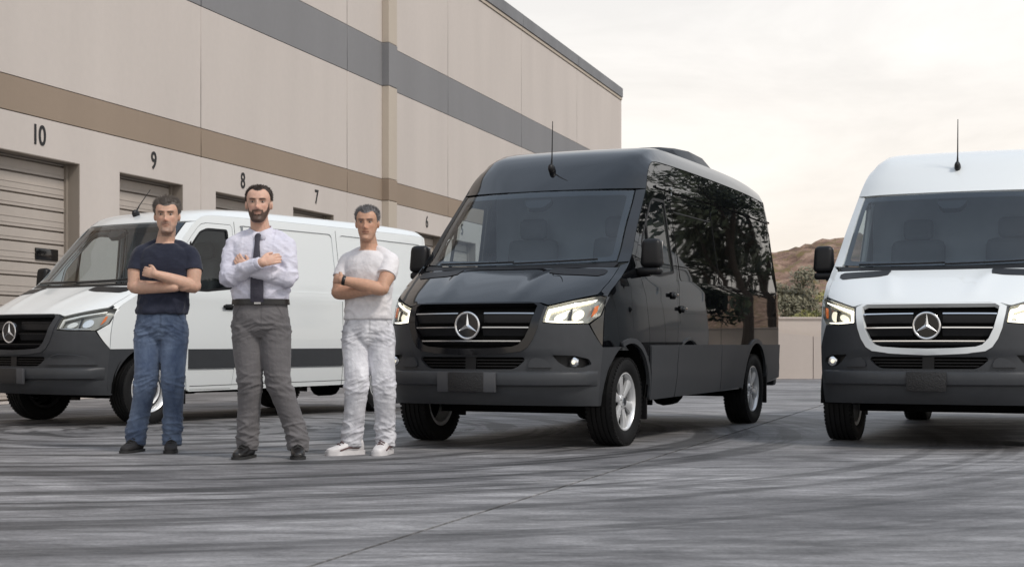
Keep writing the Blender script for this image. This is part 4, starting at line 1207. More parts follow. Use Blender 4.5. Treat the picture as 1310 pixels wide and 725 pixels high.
def cloth(name, c0, c1, sc_=9., rough=.85, weave=500., sx=(1,1,1), strength=.25, sheen=.15, attr=False):
    m, nt, b = newmat(name); L = nt.links.new
    tc = nt.nodes.new('ShaderNodeTexCoord'); mp_ = nt.nodes.new('ShaderNodeMapping'); mp_.inputs['Scale'].default_value = sx
    L(tc.outputs['Object'], mp_.inputs[0])
    n = nt.nodes.new('ShaderNodeTexNoise'); n.inputs['Scale'].default_value = sc_; n.inputs['Detail'].default_value = 7; n.inputs['Roughness'].default_value = .6
    L(mp_.outputs[0], n.inputs['Vector'])
    r = nt.nodes.new('ShaderNodeValToRGB'); L(n.outputs['Fac'], r.inputs[0])
    r.color_ramp.elements[0].position = .33; r.color_ramp.elements[0].color = (*c0,1)
    r.color_ramp.elements[1].position = .68; r.color_ramp.elements[1].color = (*c1,1)
    if attr:
        at_ = nt.nodes.new('ShaderNodeAttribute'); at_.attribute_name = 'Col'
        mm = nt.nodes.new('ShaderNodeMix'); mm.data_type = 'RGBA'; mm.blend_type = 'MULTIPLY'; mm.inputs[0].default_value = 1
        L(r.outputs[0], mm.inputs[6]); L(at_.outputs['Color'], mm.inputs[7]); L(mm.outputs[2], b.inputs['Base Color'])
    else: L(r.outputs[0], b.inputs['Base Color'])
    b.inputs['Roughness'].default_value = rough; b.inputs['Sheen Weight'].default_value = sheen
    b.inputs['Specular IOR Level'].default_value = .2
    n2 = nt.nodes.new('ShaderNodeTexNoise'); n2.inputs['Scale'].default_value = weave; n2.inputs['Detail'].default_value = 2; L(tc.outputs['Object'], n2.inputs['Vector'])
    n3 = nt.nodes.new('ShaderNodeTexNoise'); n3.inputs['Scale'].default_value = 26; n3.inputs['Detail'].default_value = 4; n3.inputs['Distortion'].default_value = .8; L(tc.outputs['Object'], n3.inputs['Vector'])
    b1 = nt.nodes.new('ShaderNodeBump'); b1.inputs['Strength'].default_value = strength; b1.inputs['Distance'].default_value = .02; L(n3.outputs['Fac'], b1.inputs['Height'])
    b2 = nt.nodes.new('ShaderNodeBump'); b2.inputs['Strength'].default_value = .2; b2.inputs['Distance'].default_value = .002; L(n2.outputs['Fac'], b2.inputs['Height'])
    L(b1.outputs[0], b2.inputs['Normal']); L(b2.outputs[0], b.inputs['Normal'])
    return m
M['skin'] = skin_mat()
M['navy'] = cloth('navy_jersey', (.016,.019,.034), (.026,.030,.050), 5)
M['denim'] = cloth('blue_denim', (.042,.062,.112), (.135,.178,.258), 7, sx=(1,1,.6), attr=True)
M['shirt'] = cloth('pale_lilac_shirting', (.56,.56,.66), (.68,.67,.75), 4)
M['suit'] = cloth('grey_wool', (.105,.100,.104), (.155,.148,.152), 5, attr=True)
M['tee'] = cloth('white_jersey', (.66,.64,.65), (.76,.74,.75), 4)
M['whitejean'] = cloth('dirty_white_denim', (.40,.40,.43), (.72,.72,.75), 8, sx=(1,1,.7), attr=True)
M['tie'] = cloth('slate_tie', (.045,.043,.058), (.062,.060,.078), 30, .6, sheen=0)
M['leather'] = plain('black_leather', (.011,.010,.010), .32, var=.3, vs=20, bump=.2, bs=120)
M['suede'] = plain('dark_suede', (.020,.019,.020), .8, var=.3, vs=20, bump=.2, bs=160)
M['trainer'] = plain('white_trainer', (.62,.60,.60), .55, var=.3, vs=18)
M['trainer_trim'] = plain('trainer_trim', (.10,.05,.05), .6)
M['sole'] = plain('rubber_sole', (.02,.02,.02), .7)
M['eyewhite'] = plain('eye_white', (.50,.47,.45), .25)
M['iris'] = plain('dark_iris', (.02,.015,.012), .2)
HZ = [-.118,-.112,-.100,-.082,-.055,-.025,0,.025,.05,.075,.095,.110,.118]
HWX = pchip(HZ, [.014,.030,.042,.051,.060,.067,.070,.0735,.0755,.071,.059,.038,.010])
HYF = pchip(HZ, [-.070,-.084,-.090,-.087,-.085,-.086,-.085,-.088,-.091,-.085,-.069,-.044,-.014])
HYB = pchip(HZ, [-.036,-.010,.022,.045,.062,.085,.097,.102,.100,.090,.072,.048,.016])
def gz(x, m, s_): return np.exp(-((x-m)/s_)**2)
def head_pt(w, z, feat=True):
    """surface point of the head; w angle, 0 = the face direction (-y)"""
    hx, yf, yb = HWX(z), HYF(z), HYB(z)
    cy = (yf+yb)/2; hy = (yb-yf)/2
    s_, c = np.sin(w), np.cos(w); e = 2/2.25
    x = hx*np.sign(s_)*np.abs(s_)**e; y = cy - hy*np.sign(c)*np.abs(c)**e
    if feat:
        fr = smooth01((c-.1)/.4); ax = np.abs(x)
        d = .030*gz(z,-.020,.0155)*gz(ax,0,.0125) + .018*gz(z,.008,.022)*gz(ax,0,.0085)
        d = d + .006*gz(z,-.026,.009)*gz(ax,.015,.007)
        d = d - .0125*gz(z,.020,.0115)*gz(ax,.032,.0165) + .0065*gz(z,.041,.008)*gz(ax,.024,.026)
        d = d + .004*gz(z,-.008,.014)*gz(ax,.046,.016) - .003*gz(z,-.040,.012)*gz(ax,.048,.012)
        d = d + .0065*gz(z,-.0465,.0050)*gz(ax,0,.022) + .0065*gz(z,-.0590,.0055)*gz(ax,0,.019) - .0035*gz(z,-.0525,.0028)*gz(ax,0,.026)
        d = d - .005*gz(z,-.072,.007)*gz(ax,0,.022) + .007*gz(z,-.096,.012)*gz(ax,0,.020)
        y = y - d*fr
    return x, y, z
def head_mb(tr):
    mb = MB(); n = 96; v = []; f = []
    ws = []
    for k in range(n):
        t = k/n*2-1; ws.append(math.pi*(.55*t+.45*t**3))
    zs = list(np.linspace(-.1178,.1178,84))
    for z in zs:
        x, y, zz = head_pt(np.array(ws), np.full(n, z))
        for a, b in zip(x, y): v.append(tr(Vector((a, b, z))))
    for i in range(len(zs)-1):
        for k in range(n): f.append((i*n+k, i*n+(k+1) % n, (i+1)*n+(k+1) % n, (i+1)*n+k))
    f += [tuple(range(n-1,-1,-1)), tuple(range((len(zs)-1)*n, len(zs)*n))]
    mb.add(v, f)
    for s_ in (-1, 1):
        e = MB().ell((0,0,0), (.010,.019,.031), 12, 10)
        rt = Matrix.Rotation(R(s_*22), 3, 'Z') @ Matrix.Rotation(R(-8), 3, 'X')
        mb.add([tr(rt @ Vector(p) + Vector((s_*.0755,.012,.004))) for p in e.v], e.f)
    return mb
def hand(mb, wr, d, nrm, curl=.5, thumb=1, spread=0.0, size=1.0):
    d = Vector(d).normalized(); nrm = Vector(nrm); nrm = (nrm - d*nrm.dot(d)).normalized(); a = d.cross(nrm)
    wr = Vector(wr); S_ = size
    rot = Matrix((d, a, nrm)).transposed()
    mb.ell(wr+d*.048*S_, (.056*S_,.040*S_,.017*S_), 16, 10, rot)
    mb.ell(wr+d*.068*S_, (.030*S_,.041*S_,.0145*S_), 16, 10, rot)
    for i, (o, l) in enumerate(((-.030,.062),(-.0105,.074),(.0105,.078),(.030,.070))):
        p = wr + d*(.078*S_) + a*(o*thumb*S_); dd = d + a*(o*thumb*spread*8); pts = [p]
        for s_ in range(3):
            an = curl*(.55+.55*s_)
            q = dd*math.cos(an) + nrm*math.sin(an)
            p = p + q.normalized()*(l*S_*(.45,.32,.25)[s_]); pts.append(p)
        limb(mb, pts, [.0095*S_,.0092*S_,.0085*S_,.0070*S_], 10, 3)
    p = wr + d*.022*S_ + a*(.030*thumb*S_)
    pts = [p, p + (d*.75+a*thumb*.45+nrm*.25).normalized()*.034*S_]
    pts.append(pts[-1] + (d*.85+a*thumb*.25+nrm*.40).normalized()*.030*S_)
    pts.append(pts[-1] + (d*.95+nrm*.30).normalized()*.024*S_)
    limb(mb, pts, [.014*S_,.0125*S_,.0105*S_,.008*S_], 10, 3)
def rnoise(p, s, o=0.0):
    return noise.noise(Vector((p[0]*s[0]+o, p[1]*s[1]+o*1.7, p[2]*s[2]+o*.6)))
def shoe(parent, at, yaw, kind, k=1.0):
    up = MB(); m = Matrix.Rotation(yaw, 3, 'Z'); at = Vector(at)
    rows = [(-.200,.012,.004,.030),(-.190,.030,.026,.040),(-.150,.045,.032,.052),(-.10,.050,.040,.068),(-.04,.043,.050,.092),(.02,.037,.058,.118),(.06,.036,.056,.118),(.085,.030,.048,.100),(.098,.014,.035,.060)]
    v = []; f = []; n = 18
    q = crom([(a,b,c,d) for a,b,c,d in rows], 3)
    for (y, hw, zc, h) in q:
        for j in range(n):
            w = 2*math.pi*j/n; c, s_ = math.cos(w), math.sin(w)
            v.append(at + m @ Vector((hw*k*math.copysign(abs(c)**.8, c), y*k, max(.012, h*.5+.010+(h*.5)*math.copysign(abs(s_)**.85, s_))*k)))
    for i in range(len(q)-1):
        for j in range(n): f.append((i*n+j, i*n+(j+1) % n, (i+1)*n+(j+1) % n, (i+1)*n+j))
    f += [tuple(range(n-1,-1,-1)), tuple(range((len(q)-1)*n, len(q)*n))]
    o = up.add(v, f).build('shoe', M[{'dress':'leather','suede':'suede','trainer':'trainer'}[kind]], parent, True, 60)
    so = MB(); v = []; f = []; oy = [(-.205,.006),(-.196,.030),(-.155,.049),(-.10,.053),(-.03,.045),(.05,.041),(.09,.034),(.103,.010)]
    oy = crom(oy, 3); th = .030 if kind == 'trainer' else .018
    for z in (0.0, th):
        for y, hw in oy: v.append(at + m @ Vector((hw*k*1.04, y*k*1.02, z)))
        for y, hw in oy[::-1]: v.append(at + m @ Vector((-hw*k*1.04, y*k*1.02, z)))
    n = len(oy)*2
    f = [tuple(range(n-1,-1,-1)), tuple(range(n, 2*n))] + [(i, (i+1) % n, (i+1) % n+n, i+n) for i in range(n)]
    so.add(v, f).build('sole', M['trainer'] if kind == 'trainer' else M['sole'], o, True, 40)
    for j in range(4):
        y = -.105+.026*j; z = .078+.014*j
        MB().tube([at + m @ Vector((-.026*k, y*k, (z-.006)*k)), at + m @ Vector((0, (y-.004)*k, (z+.006)*k)), at + m @ Vector((.026*k, y*k, (z-.006)*k))], .0045, 6).build('lace', M['trainer_trim'] if kind == 'trainer' else M['sole'], o, True)
    if kind == 'trainer':
        for sd in (-1, 1):
            MB().tube([at + m @ Vector((sd*.050*k, -.12*k, .035*k)), at + m @ Vector((sd*.047*k, -.05*k, .055*k)), at + m @ Vector((sd*.042*k, .04*k, .050*k))], .006, 6).build('stripe', M['trainer_trim'], o, True)
    return o

def make_person(sp):
    root = empty('person', (sp['X'], sp['Y'], 0), sp.get('rz', 0.0)); root.scale = (sp['s'],)*3
    tag(root, sp['label'], 'person', 'men standing with folded arms')
    px, hy = sp['pelvis'], sp.get('py', 0.0)
    ty = sp['tyaw']; cT, sT = math.cos(ty), math.sin(ty); tx = sp['tx']
    def T(p): return Vector((tx + p[0]*cT - p[1]*sT, hy + p[0]*sT + p[1]*cT, p[2]))
    hc = Vector((sp['hx'], hy-.032, 1.672))
    HR = Matrix.Rotation(sp['hyaw'], 3, 'Z') @ Matrix.Rotation(R(sp.get('hroll', 0)), 3, 'Y') @ Matrix.Rotation(R(sp.get('hpitch', 0)), 3, 'X')
    hs = sp.get('hscale', 1.0); HI = HR.inverted()
    def H(p): return hc + HR @ Vector((p[0]*hs*sp.get('hw', 1.0), p[1]*hs, p[2]*hs))
    ah = sp['arms']
    # ---- body: one continuous skin surface
    b = head_mb(H)
    limb(b, [H((0,.016,-.03)), H((0,.018,-.085)), T((0,.004,1.505)), T((0,.010,1.45))], [.056,.059,.067,.088], 18)
    def torso(mb, g, rows=None, z1=None):
        rr = rows or [(.93,.155,.100),(1.02,.152,.100),(1.10,.148,.097),(1.20,.160,.105),(1.30,.176,.115),(1.38,.178,.110),(1.43,.165,.092),(1.47,.115,.075),(1.50,.070,.060)]
        mb2 = MB(); slices(mb2, [(z,0,.0,hx+g,hy_+g) for z,hx,hy_ in rr])
        v = []
        for p in mb2.v:
            t = min(1, max(0, (p[2]-.95)/.35)); a = T(p)
            q = Vector((px + p[0], hy+p[1], p[2])); v.append(q.lerp(a, t))
        mb.add(v, mb2.f)
    torso(b, -.012)
    ak = .80 if sp['sleeve'] == 'long' else 1.0
    for key in ('R','L'):
        sh, el, wr, hd = (T(p) for p in ah[key][:4])
        sg = -1 if key == 'R' else 1
        b.ell(T((sg*.160,.005,1.415)), (.058*ak,.056*ak,.050*ak), 14, 10)
        limb(b, [T((sg*.03,.022,1.490)), T((sg*.09,.016,1.445)), T((sg*.150,.006,1.410))], [.040*ak,.044*ak,.042*ak], 14)
        fa = (wr-el); mid1 = el + fa*.28 + Vector((0,0,-.004))
        limb(b, [sh, sh.lerp(el,.45)+Vector((sg*.008,-.004,0)), el+(sh-el)*.12], [.059*ak,.057*ak,.047*ak], 18)
        limb(b, [el+(sh-el)*.12, el+Vector((0,.004,-.004)), mid1, el+fa*.65, wr], [.047*ak,.046*ak,.051*ak,.041*ak,.030], 18)
        b.tube([wr+(el-wr)*.1, wr+(hd-wr).normalized()*.03], [(.026,.031),(.020,.032)], 12, up=ah[key][4])
        if ah[key][5]: hand(b, wr, hd-wr, ah[key][4], ah[key][6], ah[key][7], .0, .92)
        else: b.ell(wr+(hd-wr)*.5, (.050,.030,.030), 12, 8)
    for i, sg in ((0,-1),(1,1)):
        ft = sp['feet'][i]; kn = sp['knees'][i]
        limb(b, [(px+sg*.085,hy,.92), (kn[0],kn[1],.50), (ft[0],ft[1]+.03,.10)], [.080,.052,.036], 14)
    bo = remesh(b, .0042, 2, .4)
    skin = np.array(sp['skin']); hair = np.array(sp['hair']); bcol = np.array(sp['beardcol'])
    def cf(co):
        c = np.tile(skin, (len(co),1))
        hp = (co - np.array(hc)) @ np.array(HI).T / hs
        x, y, z = hp.T; ax = np.abs(x)/sp.get('hw',1.0); y0 = y
        isf = (np.abs(z) < .135) & (y < .06) & (ax < .095)
        fm = isf.astype(float) * smooth01((-y+.03)/.03)
        ns = np.array([rnoise(p, (90,90,90)) for p in hp]) if True else 0
        red = np.clip(.55*gz(z,-.020,.016)*gz(ax,0,.02) + .45*gz(z,-.012,.016)*gz(ax,.042,.018), 0, 1)*fm
        c = c*(1-red[:,None]*np.array([.0,.22,.22]))
        def lay(m, col, k=1.0):
            nonlocal c
            m = np.clip(m, 0, 1)[:,None]*k; c = c*(1-m)+np.array(col)*m
        # mouth, shade painted over lids and eye sockets, brows
        lay(fm*gz(z,-.0525,.0075)*(ax < .024), (skin*np.array([.62,.42,.42])), .75)
        lay(fm*gz(z,-.0525,.0022)*(ax < .025), skin*.18, .8)
        lay(fm*gz(z,.0205,.0075)*gz(ax,.0315,.0150), skin*np.array([.42,.36,.34]), .75)
        lay(fm*gz(z,.0335+.17*np.minimum(ax-.012,.024)-.10*np.maximum(ax-.038,0),.0046)*smooth01((ax-.008)/.006)*(1-smooth01((ax-.047)/.006)), hair*.8, .85)
        bt = sp['beard']
        nb = .5+.5*ns
        if bt == 'full':
            zc = np.interp(ax, [0,.028,.040,.052,.060,.066,.09], [-.066,-.050,-.047,-.036,-.014,.020,.020])
            zl = -.124 + .085*smooth01((y+.075)/.075)
            low = smooth01((zc+.004*ns-z+.004)/.010)*smooth01((z-zl+.004*ns)/.010)*(1-smooth01((ax-.0655)/.004))
            mus = gz(z,-.0400,.0062)*(1-smooth01((ax-.030)/.006)) + gz(ax,.031,.006)*gz(z,-.052,.012)
            m = np.clip(low+mus*1.2, 0, 1)*(1-.92*gz(z,-.0545,.0065)*(ax < .020))
            fmb = isf.astype(float)*smooth01((.016-y)/.012)
            lay(fmb*m, bcol, .90)
        elif bt == 'goatee':
            mus = gz(z,-.0395,.0060)*(1-smooth01((ax-.028)/.006)); ch = smooth01((-.070-z)/.008)*(1-smooth01((ax-.028)/.010)); sd = gz(ax,.030,.005)*gz(z,-.055,.014)
            lay(fm*np.clip(mus+ch+sd,0,1)*(.6+.4*nb), bcol, .72)
            lay(fm*smooth01((-.052-z)/.014)*smooth01((ax-.025)/.02)*(y < .02), bcol, .34)
        else:
            lay(fm*smooth01((-.050-z)/.014)*(y < .02)*(1-gz(z,-.0525,.008)*(ax<.022)), bcol, .22)
        # scalp under the hair
        hb = smooth01((z-hairline(y, ax, sp)+.004)/.008)*isf_all(hp)*(1-((ax > .066) & (y < .036) & (z < .038)).astype(float))
        lay(hb, hair*.7, .9)
        return c
    def isf_all(hp): return ((np.abs(hp[:,2]) < .14) & (np.abs(hp[:,0]) < .1)).astype(float)
    colour(bo, cf)
    body = link('body', bo, M['skin'], root)
    # ---- eyes
    for sg in (-1, 1):
        c = H((sg*.0315,-.0722,.0185))
        e = MB().ell(c, (.0118*hs,.0100*hs,.0046*hs), 16, 10).build('eye', M['eyewhite'], body, True, 60)
        MB().ell(H((sg*.0315,-.0798,.0188)), (.0052*hs,.0036*hs,.0044*hs), 12, 8).build('iris', M['iris'], e, True, 60)
    # ---- hair: cap plus many short tufts
    rnd = random.Random(sp['seed'])
    nW, nZ = 110, 60; v = []; keep = {}
    zs = np.linspace(-.075,.1178,nZ)
    thick = sp['hairth']
    idx = -np.ones((nZ,nW), int); cap = MB()
    for i, z in enumerate(zs):
        w = np.linspace(-math.pi, math.pi, nW, endpoint=False)
        x, y, zz = head_pt(w, np.full(nW, z), False)
        for k in range(nW):
            hl_z = hairline(y[k], abs(x[k]), sp)
            d = z-hl_z
            if d < -.002: continue
            ear = math.exp(-((y[k]-.012)/.016)**2-((z-.0)/.028)**2)
            if z < .03 and ear > .45: continue
            t = min(1, max(0, d/.03)); topk = min(1, max(0, (z-.03)/.06))
            sidek = min(1, max(0, (z-.005)/.03))
            if z < .004 and y[k] < .034: continue
            of = (.0015 + t*(thick[0]*(1-topk)*sidek+thick[1]*topk))
            of += t*sidek*(.0045*noise.noise(Vector((x[k]*75, y[k]*45, z*75+sp['seed']))) + .003*noise.noise(Vector((x[k]*190, y[k]*120, z*190))))
            n_ = Vector((x[k], y[k]-.005, (z-.02)*1.1)).normalized()
            idx[i,k] = len(cap.v); cap.v.append(H(Vector((x[k],y[k],z))+n_*of))
            if rnd.random() < .75 and t > .12 and z > .0: keep[len(cap.v)-1] = (n_, topk, t)
    for i in range(nZ-1):
        for k in range(nW):
            q = [idx[i,k], idx[i,(k+1) % nW], idx[i+1,(k+1) % nW], idx[i+1,k]]
            if min(q) >= 0: cap.f.append(tuple(int(c) for c in q))
    k2 = [int(c) for c in idx[-1] if c >= 0]
    if len(k2) > 3: cap.f.append(tuple(k2))
    for vi, (n_, topk, t) in keep.items():
        p = Vector(cap.v[vi]); comb = Vector(sp['comb'])
        dr_ = (n_*(.35+.5*topk*sp['spike']) + comb*topk*.7 + Vector((0,.35,-.7))*(1-topk) + Vector((rnd.gauss(0,.22),rnd.gauss(0,.22),rnd.gauss(0,.15)))).normalized()
        dr_ = HR @ dr_; ln = (.008+.012*topk*sp['spike'])*rnd.uniform(.6,1.3); sd = dr_.orthogonal().normalized()*.0022; s2 = dr_.cross(sd)
        cap.add([p-sd-dr_*.003, p+sd-dr_*.003, p+s2-dr_*.003, p+dr_*ln], [(0,1,3),(1,2,3),(2,0,3)])
    M['hair%d' % sp['seed']] = plain('hair', tuple(hair), .55, var=.45, vs=90)
    cap.build('hair', M['hair%d' % sp['seed']], body, True, 80)
    # ---- trousers
    tr = MB()
    slices(tr, [(z, px, hy, hx, hy_) for z,hx,hy_ in sp['hips']])
    for i, sg in ((0,-1),(1,1)):
        ft = sp['feet'][i]; kn = sp['knees'][i]; a = sp['leg']
        limb(tr, [(px+sg*.086,hy,.93), (px+sg*.092+.15*(kn[0]-px-sg*.092),hy-.002,.82), ((px+sg*.09+kn[0])/2,(hy+kn[1])/2-.006,.66), (kn[0],kn[1]-.008,.50), ((kn[0]*.45+ft[0]*.55),(kn[1]*.45+(ft[1]+.02)*.55)+.008,.30), (ft[0],ft[1]+.015,.14), (ft[0],ft[1]+.005,sp['hem'])], a, 20, caps=False)
    tm = remesh(tr, .0062, 3, .5)
    amp = sp['fold']
    def tf(p):
        z = p[2]
        A = .14 + 1.25*math.exp(-((z-.16)/.11)**2) + 1.0*math.exp(-((z-.49)/.075)**2) + .9*math.exp(-((z-.86)/.07)**2)
        sl = 14*(p[0]-px)*(1 if p[0] > px else -1)
        n1 = rnoise((p[0],p[1],z), (7,7,17), sp['seed']) ; n2 = noise.noise(Vector((p[0]*9+sl*.2, p[1]*9, z*34+sl)))
        r1 = 1-2.6*abs(n1); r2 = 1-2.4*abs(n2); r1 = max(r1,0)**1.5; r2 = max(r2,0)**1.5
        v_ = noise.noise(Vector((p[0]*16+3, p[1]*16, z*3.5)))
        return amp*(A*(.0105*r1 + .0070*r2) + .0030*v_)
    displace(tm, tf)
    def tcol(co):
        x, y, z = co.T; c = np.ones(len(co)); ax = np.abs(x-px)
        den = sp['tmat'] != 'suit'
        if den: # worn, paler thighs and knees; darker inner legs
            c *= 1 + .32*gz(z,.68,.17)*smooth01((-(y-hy)-.02)/.05) + .15*gz(z,.45,.06)*smooth01((-(y-hy)-.02)/.05)
        k = .55 if den else .72
        def line(d, w=.0042):
            nonlocal c
            c = c*(1-(1-k)*np.exp(-(d/w)**2))
        fr = (y < hy-.02)
        # slanting pocket mouths, fly, waistband, outer seams, hems
        for sg in (-1, 1):
            xs_ = sg*(x-px); t_ = (z-.94)/.09
            d = np.where((t_ > 0) & (t_ < 1) & (xs_ > .05), xs_-(.158-.050*t_), 9.); line(d, .005)
        line(np.where(fr & (z > .885) & (z < sp['hips'][-1][0]-.03), x-px-.022, 9.), .004)
        line(np.where(np.abs(x-px) < .3, z-(sp['hips'][-1][0]-.036), 9.), .004)
        for i, sg in ((0,-1),(1,1)):
            ft = sp['feet'][i]; kn = sp['knees'][i]
            yc = np.interp(z, [0,.5,.93], [ft[1]+.01, kn[1]-.004, hy]); xc = np.interp(z, [0,.5,.93], [ft[0], kn[0], px+sg*.09])
            own = (sg*(x-px) > 0) & (sg*(x-xc) > .02)
            line(np.where(own & (z < .98), y-yc, 9.), .0045)
        line(z-(sp['hem']+.024), .004)
        if sp['tmat'] == 'whitejean':
            n_ = np.array([rnoise(p, (9,9,6), 4.) for p in co]); c *= 1-.20*smooth01((n_-.22)/.25)
        return np.stack([c,c,c], -1)
    colour(tm, tcol)
    link('trousers', tm, M[sp['tmat']], root)
    # ---- shirt
    s_ = MB()
    torso(s_, 0, sp['shirt'])
    for key in ('R','L'):
        sh, el, wr, hd = (T(p) for p in ah[key][:4]); sg = -1 if key == 'R' else 1
        limb(s_, [T((sg*.050,.022,1.492)), T((sg*.10,.014,1.462)), T((sg*.160,.004,1.415))], [.034,.048,.062], 16)
        if sp['sleeve'] == 'short':
            e2 = sh.lerp(el, .50)
            limb(s_, [T((sg*.115,.004,1.405)), T((sg*.165,.002,1.405)), sh.lerp(el,.3), e2], [.066,.070,.067,.069], 20, caps=False)
        else:
            fa = wr-el
            limb(s_, [T((sg*.115,.004,1.405)), T((sg*.165,.002,1.405)), sh.lerp(el,.45), el+(sh-el)*.15], [.064,.066,.060,.056], 20)
            limb(s_, [el+(sh-el)*.15, el+Vector((sg*.006,.006,-.008)), el+fa*.3+Vector((0,0,-.006)), el+fa*.65, wr-fa.normalized()*.035], [.058,.056,.055,.047,.042], 20, caps=False)
    sm = remesh(s_, .0058, 9, .5)
    sz = sp['shirt'][0][0]
    def sf(p):
        x, y, z = p
        A = .55 + 1.0*math.exp(-((z-(sz+.06))/.10)**2) + .8*math.exp(-((z-1.18)/.10)**2) + (.9 if sp['sleeve'] != 'short' and z > 1.1 and abs(x-tx) > .1 else 0)
        n1 = noise.noise(Vector((x*11+z*7, y*8, z*9+sp['seed']))); n2 = noise.noise(Vector((x*16-z*10, y*14, z*15+5)))
        n3 = noise.noise(Vector((x*22, y*20, z*42)))
        A *= 1-.8*math.exp(-((x-tx)/.06)**2) if sp['seed'] == 2 else 1
        return sp['sfold']*(A*(.0055*(1-2.4*abs(n1)) + .0040*(1-2.4*abs(n2))) + (.0030*(1-2.4*abs(n3)) if sp['sleeve'] != 'short' else .001*n3) + .003*n1)
    displace(sm, sf)
    link('shirt', sm, M[sp['smat']], root)
    if sp['sleeve'] == 'short':
        for key in ('R','L'):
            sh, el, wr, hd = (T(p) for p in ah[key][:4]); d = (el-sh).normalized(); e2 = sh.lerp(el, .50)
            MB().tube([e2-d*.020, e2-d*.018, e2+d*.002, e2+d*.004], [.062,.0715,.0715,.060], 24).build('sleeve_hem', M[sp['smat']], root, True, 50)
        hx_, hy2 = sp['shirt'][-1][1], sp['shirt'][-1][2]; ring = []
        for k in range(28):
            w = 2*math.pi*k/28; ring.append(T((.070*math.cos(w), .012+.074*math.sin(w)-.004, 1.494+.022*math.sin(w))))
        v = []; f = []
        for k, p in enumerate(ring):
            o_ = (p-T((0,.012,1.494))).normalized()
            for j in range(6):
                w = 2*math.pi*j/6; v.append(p + o_*.0065*math.cos(w) + Vector((0,0,.009*math.sin(w))))
        for k in range(28):
            for j in range(6): f.append((k*6+j, ((k+1) % 28)*6+j, ((k+1) % 28)*6+(j+1) % 6, k*6+(j+1) % 6))
        MB().add(v, f).build('neck_rib', M[sp['smat']], root, True, 60)
    # ---- shoes
    for i in (0, 1):
        ft = sp['feet'][i]; shoe(root, (ft[0], ft[1], 0), sp['toe'][i], sp['shoe'], sp.get('shoek', 1.0))
    # ---- extras
    if sp['seed'] == 2:
        zb = 1.035; rows = 40; v = []; f = []
        def belt_pt(w, z, g):
            c, s2 = math.cos(w), math.sin(w); e = 2/2.4; q = np.interp(z, [r_[0] for r_ in sp['hips']], [r_[1] for r_ in sp['hips']]); q2 = np.interp(z, [r_[0] for r_ in sp['hips']], [r_[2] for r_ in sp['hips']])
            return Vector((px+(q+g)*math.copysign(abs(c)**e,c), hy+(q2+g)*math.copysign(abs(s2)**e,s2), z))
        for k in range(rows):
            w = 2*math.pi*k/rows
            for z, g in ((zb-.018,.008),(zb-.018,.016),(zb+.018,.016),(zb+.018,.008)): v.append(belt_pt(w, z, g))
        for k in range(rows):
            for j in range(4): f.append((k*4+j, ((k+1) % rows)*4+j, ((k+1) % rows)*4+(j+1) % 4, k*4+(j+1) % 4))
        be = MB().add(v, f).build('belt', M['leather'], root, True, 40)
        p = belt_pt(-math.pi/2, zb, .020)
        MB().box(p, (.045,.008,.038), None, .003).build('buckle', M['satin'], be)
        # tie following the shirt front
        def fy(z):
            hy_ = np.interp(z, [r_[0] for r_ in sp['shirt']], [r_[2] for r_ in sp['shirt']]); return float(-hy_)
        zs_ = np.linspace(1.462, 1.03, 22); v = []; f = []
        for i, z in enumerate(zs_):
            hw = .016 + .027*smooth01((1.44-z)/.30) if z < 1.44 else .019
            y = fy(z) - (.020 if z < 1.45 else .026)
            for u in (-1,-.4,.4,1): v.append(T((u*float(hw), y-.006*(1-u*u), z)))
        for i in range(len(zs_)-1):
            for j in range(3): f.append((i*4+j, i*4+j+1, (i+1)*4+j+1, (i+1)*4+j))
        ti = link('tie', mesh('tie', v, f, True), M['tie'], root)
        kb = MB(); kb.ell(T((0,-.098,1.462)), (.022,.016,.024), 12, 8); kb.build('knot', M['tie'], ti, True)
        # collar
        for sg in (-1, 1):
            cpts = []
            for an, zt, zb_ in ((90,1.552,1.505),(60,1.550,1.502),(30,1.542,1.492),(0,1.532,1.480),(-30,1.520,1.458),(-60,1.506,1.432),(-86,1.490,1.445)):
                c_, s2 = math.cos(R(an)), math.sin(R(an))
                cpts.append((T((sg*.072*c_, .004+.076*s2-.010, zt)), T((sg*(.094*c_+.004), .004+.104*s2-.010, zb_))))
            cv = [q for pr in cpts for q in pr]; cf_ = [(2*i,2*i+1,2*i+3,2*i+2) for i in range(len(cpts)-1)]
            co_ = link('collar', mesh('collar', cv, cf_, True), M['shirt'], root)
            md = co_.modifiers.new('t', 'SOLIDIFY'); md.thickness = .005
        # cuffs
        for key in ('R','L'):
            sh, el, wr, hd = (T(p) for p in ah[key][:4]); d = (wr-el).normalized()
            MB().tube([wr-d*.060, wr-d*.055, wr-d*.012, wr-d*.006], [.036,.041,.041,.037], 20).build('cuff', M['shirt'], root, True, 50)
    if sp['seed'] == 3:
        sh, el, wr, hd = (T(p) for p in ah['L'][:4]); d = (wr-el).normalized()
        MB().tube([wr-d*.030, wr-d*.026, wr-d*.006, wr-d*.002], [.030,.0345,.0345,.030], 18).build('wristband', M['leather'], root, True, 50)
    return root
def hairline(y, ax, sp):
    """height of the hairline for a point of the head (y: -front .. +back)"""
    t = np.clip((np.asarray(y)+.088)/.19, 0, 1)
    front = sp['hairz'] + sp['recede']*gz(ax, .042, .018)
    return np.interp(t, [0,.22,.36,.50,.56,.62,.72,1.0], [0,0,.045,.055,.045,.12,.135,.150])*-1*1.0 + front - np.interp(t, [0,.25,.45,1.0], [0,0,.02,.015])

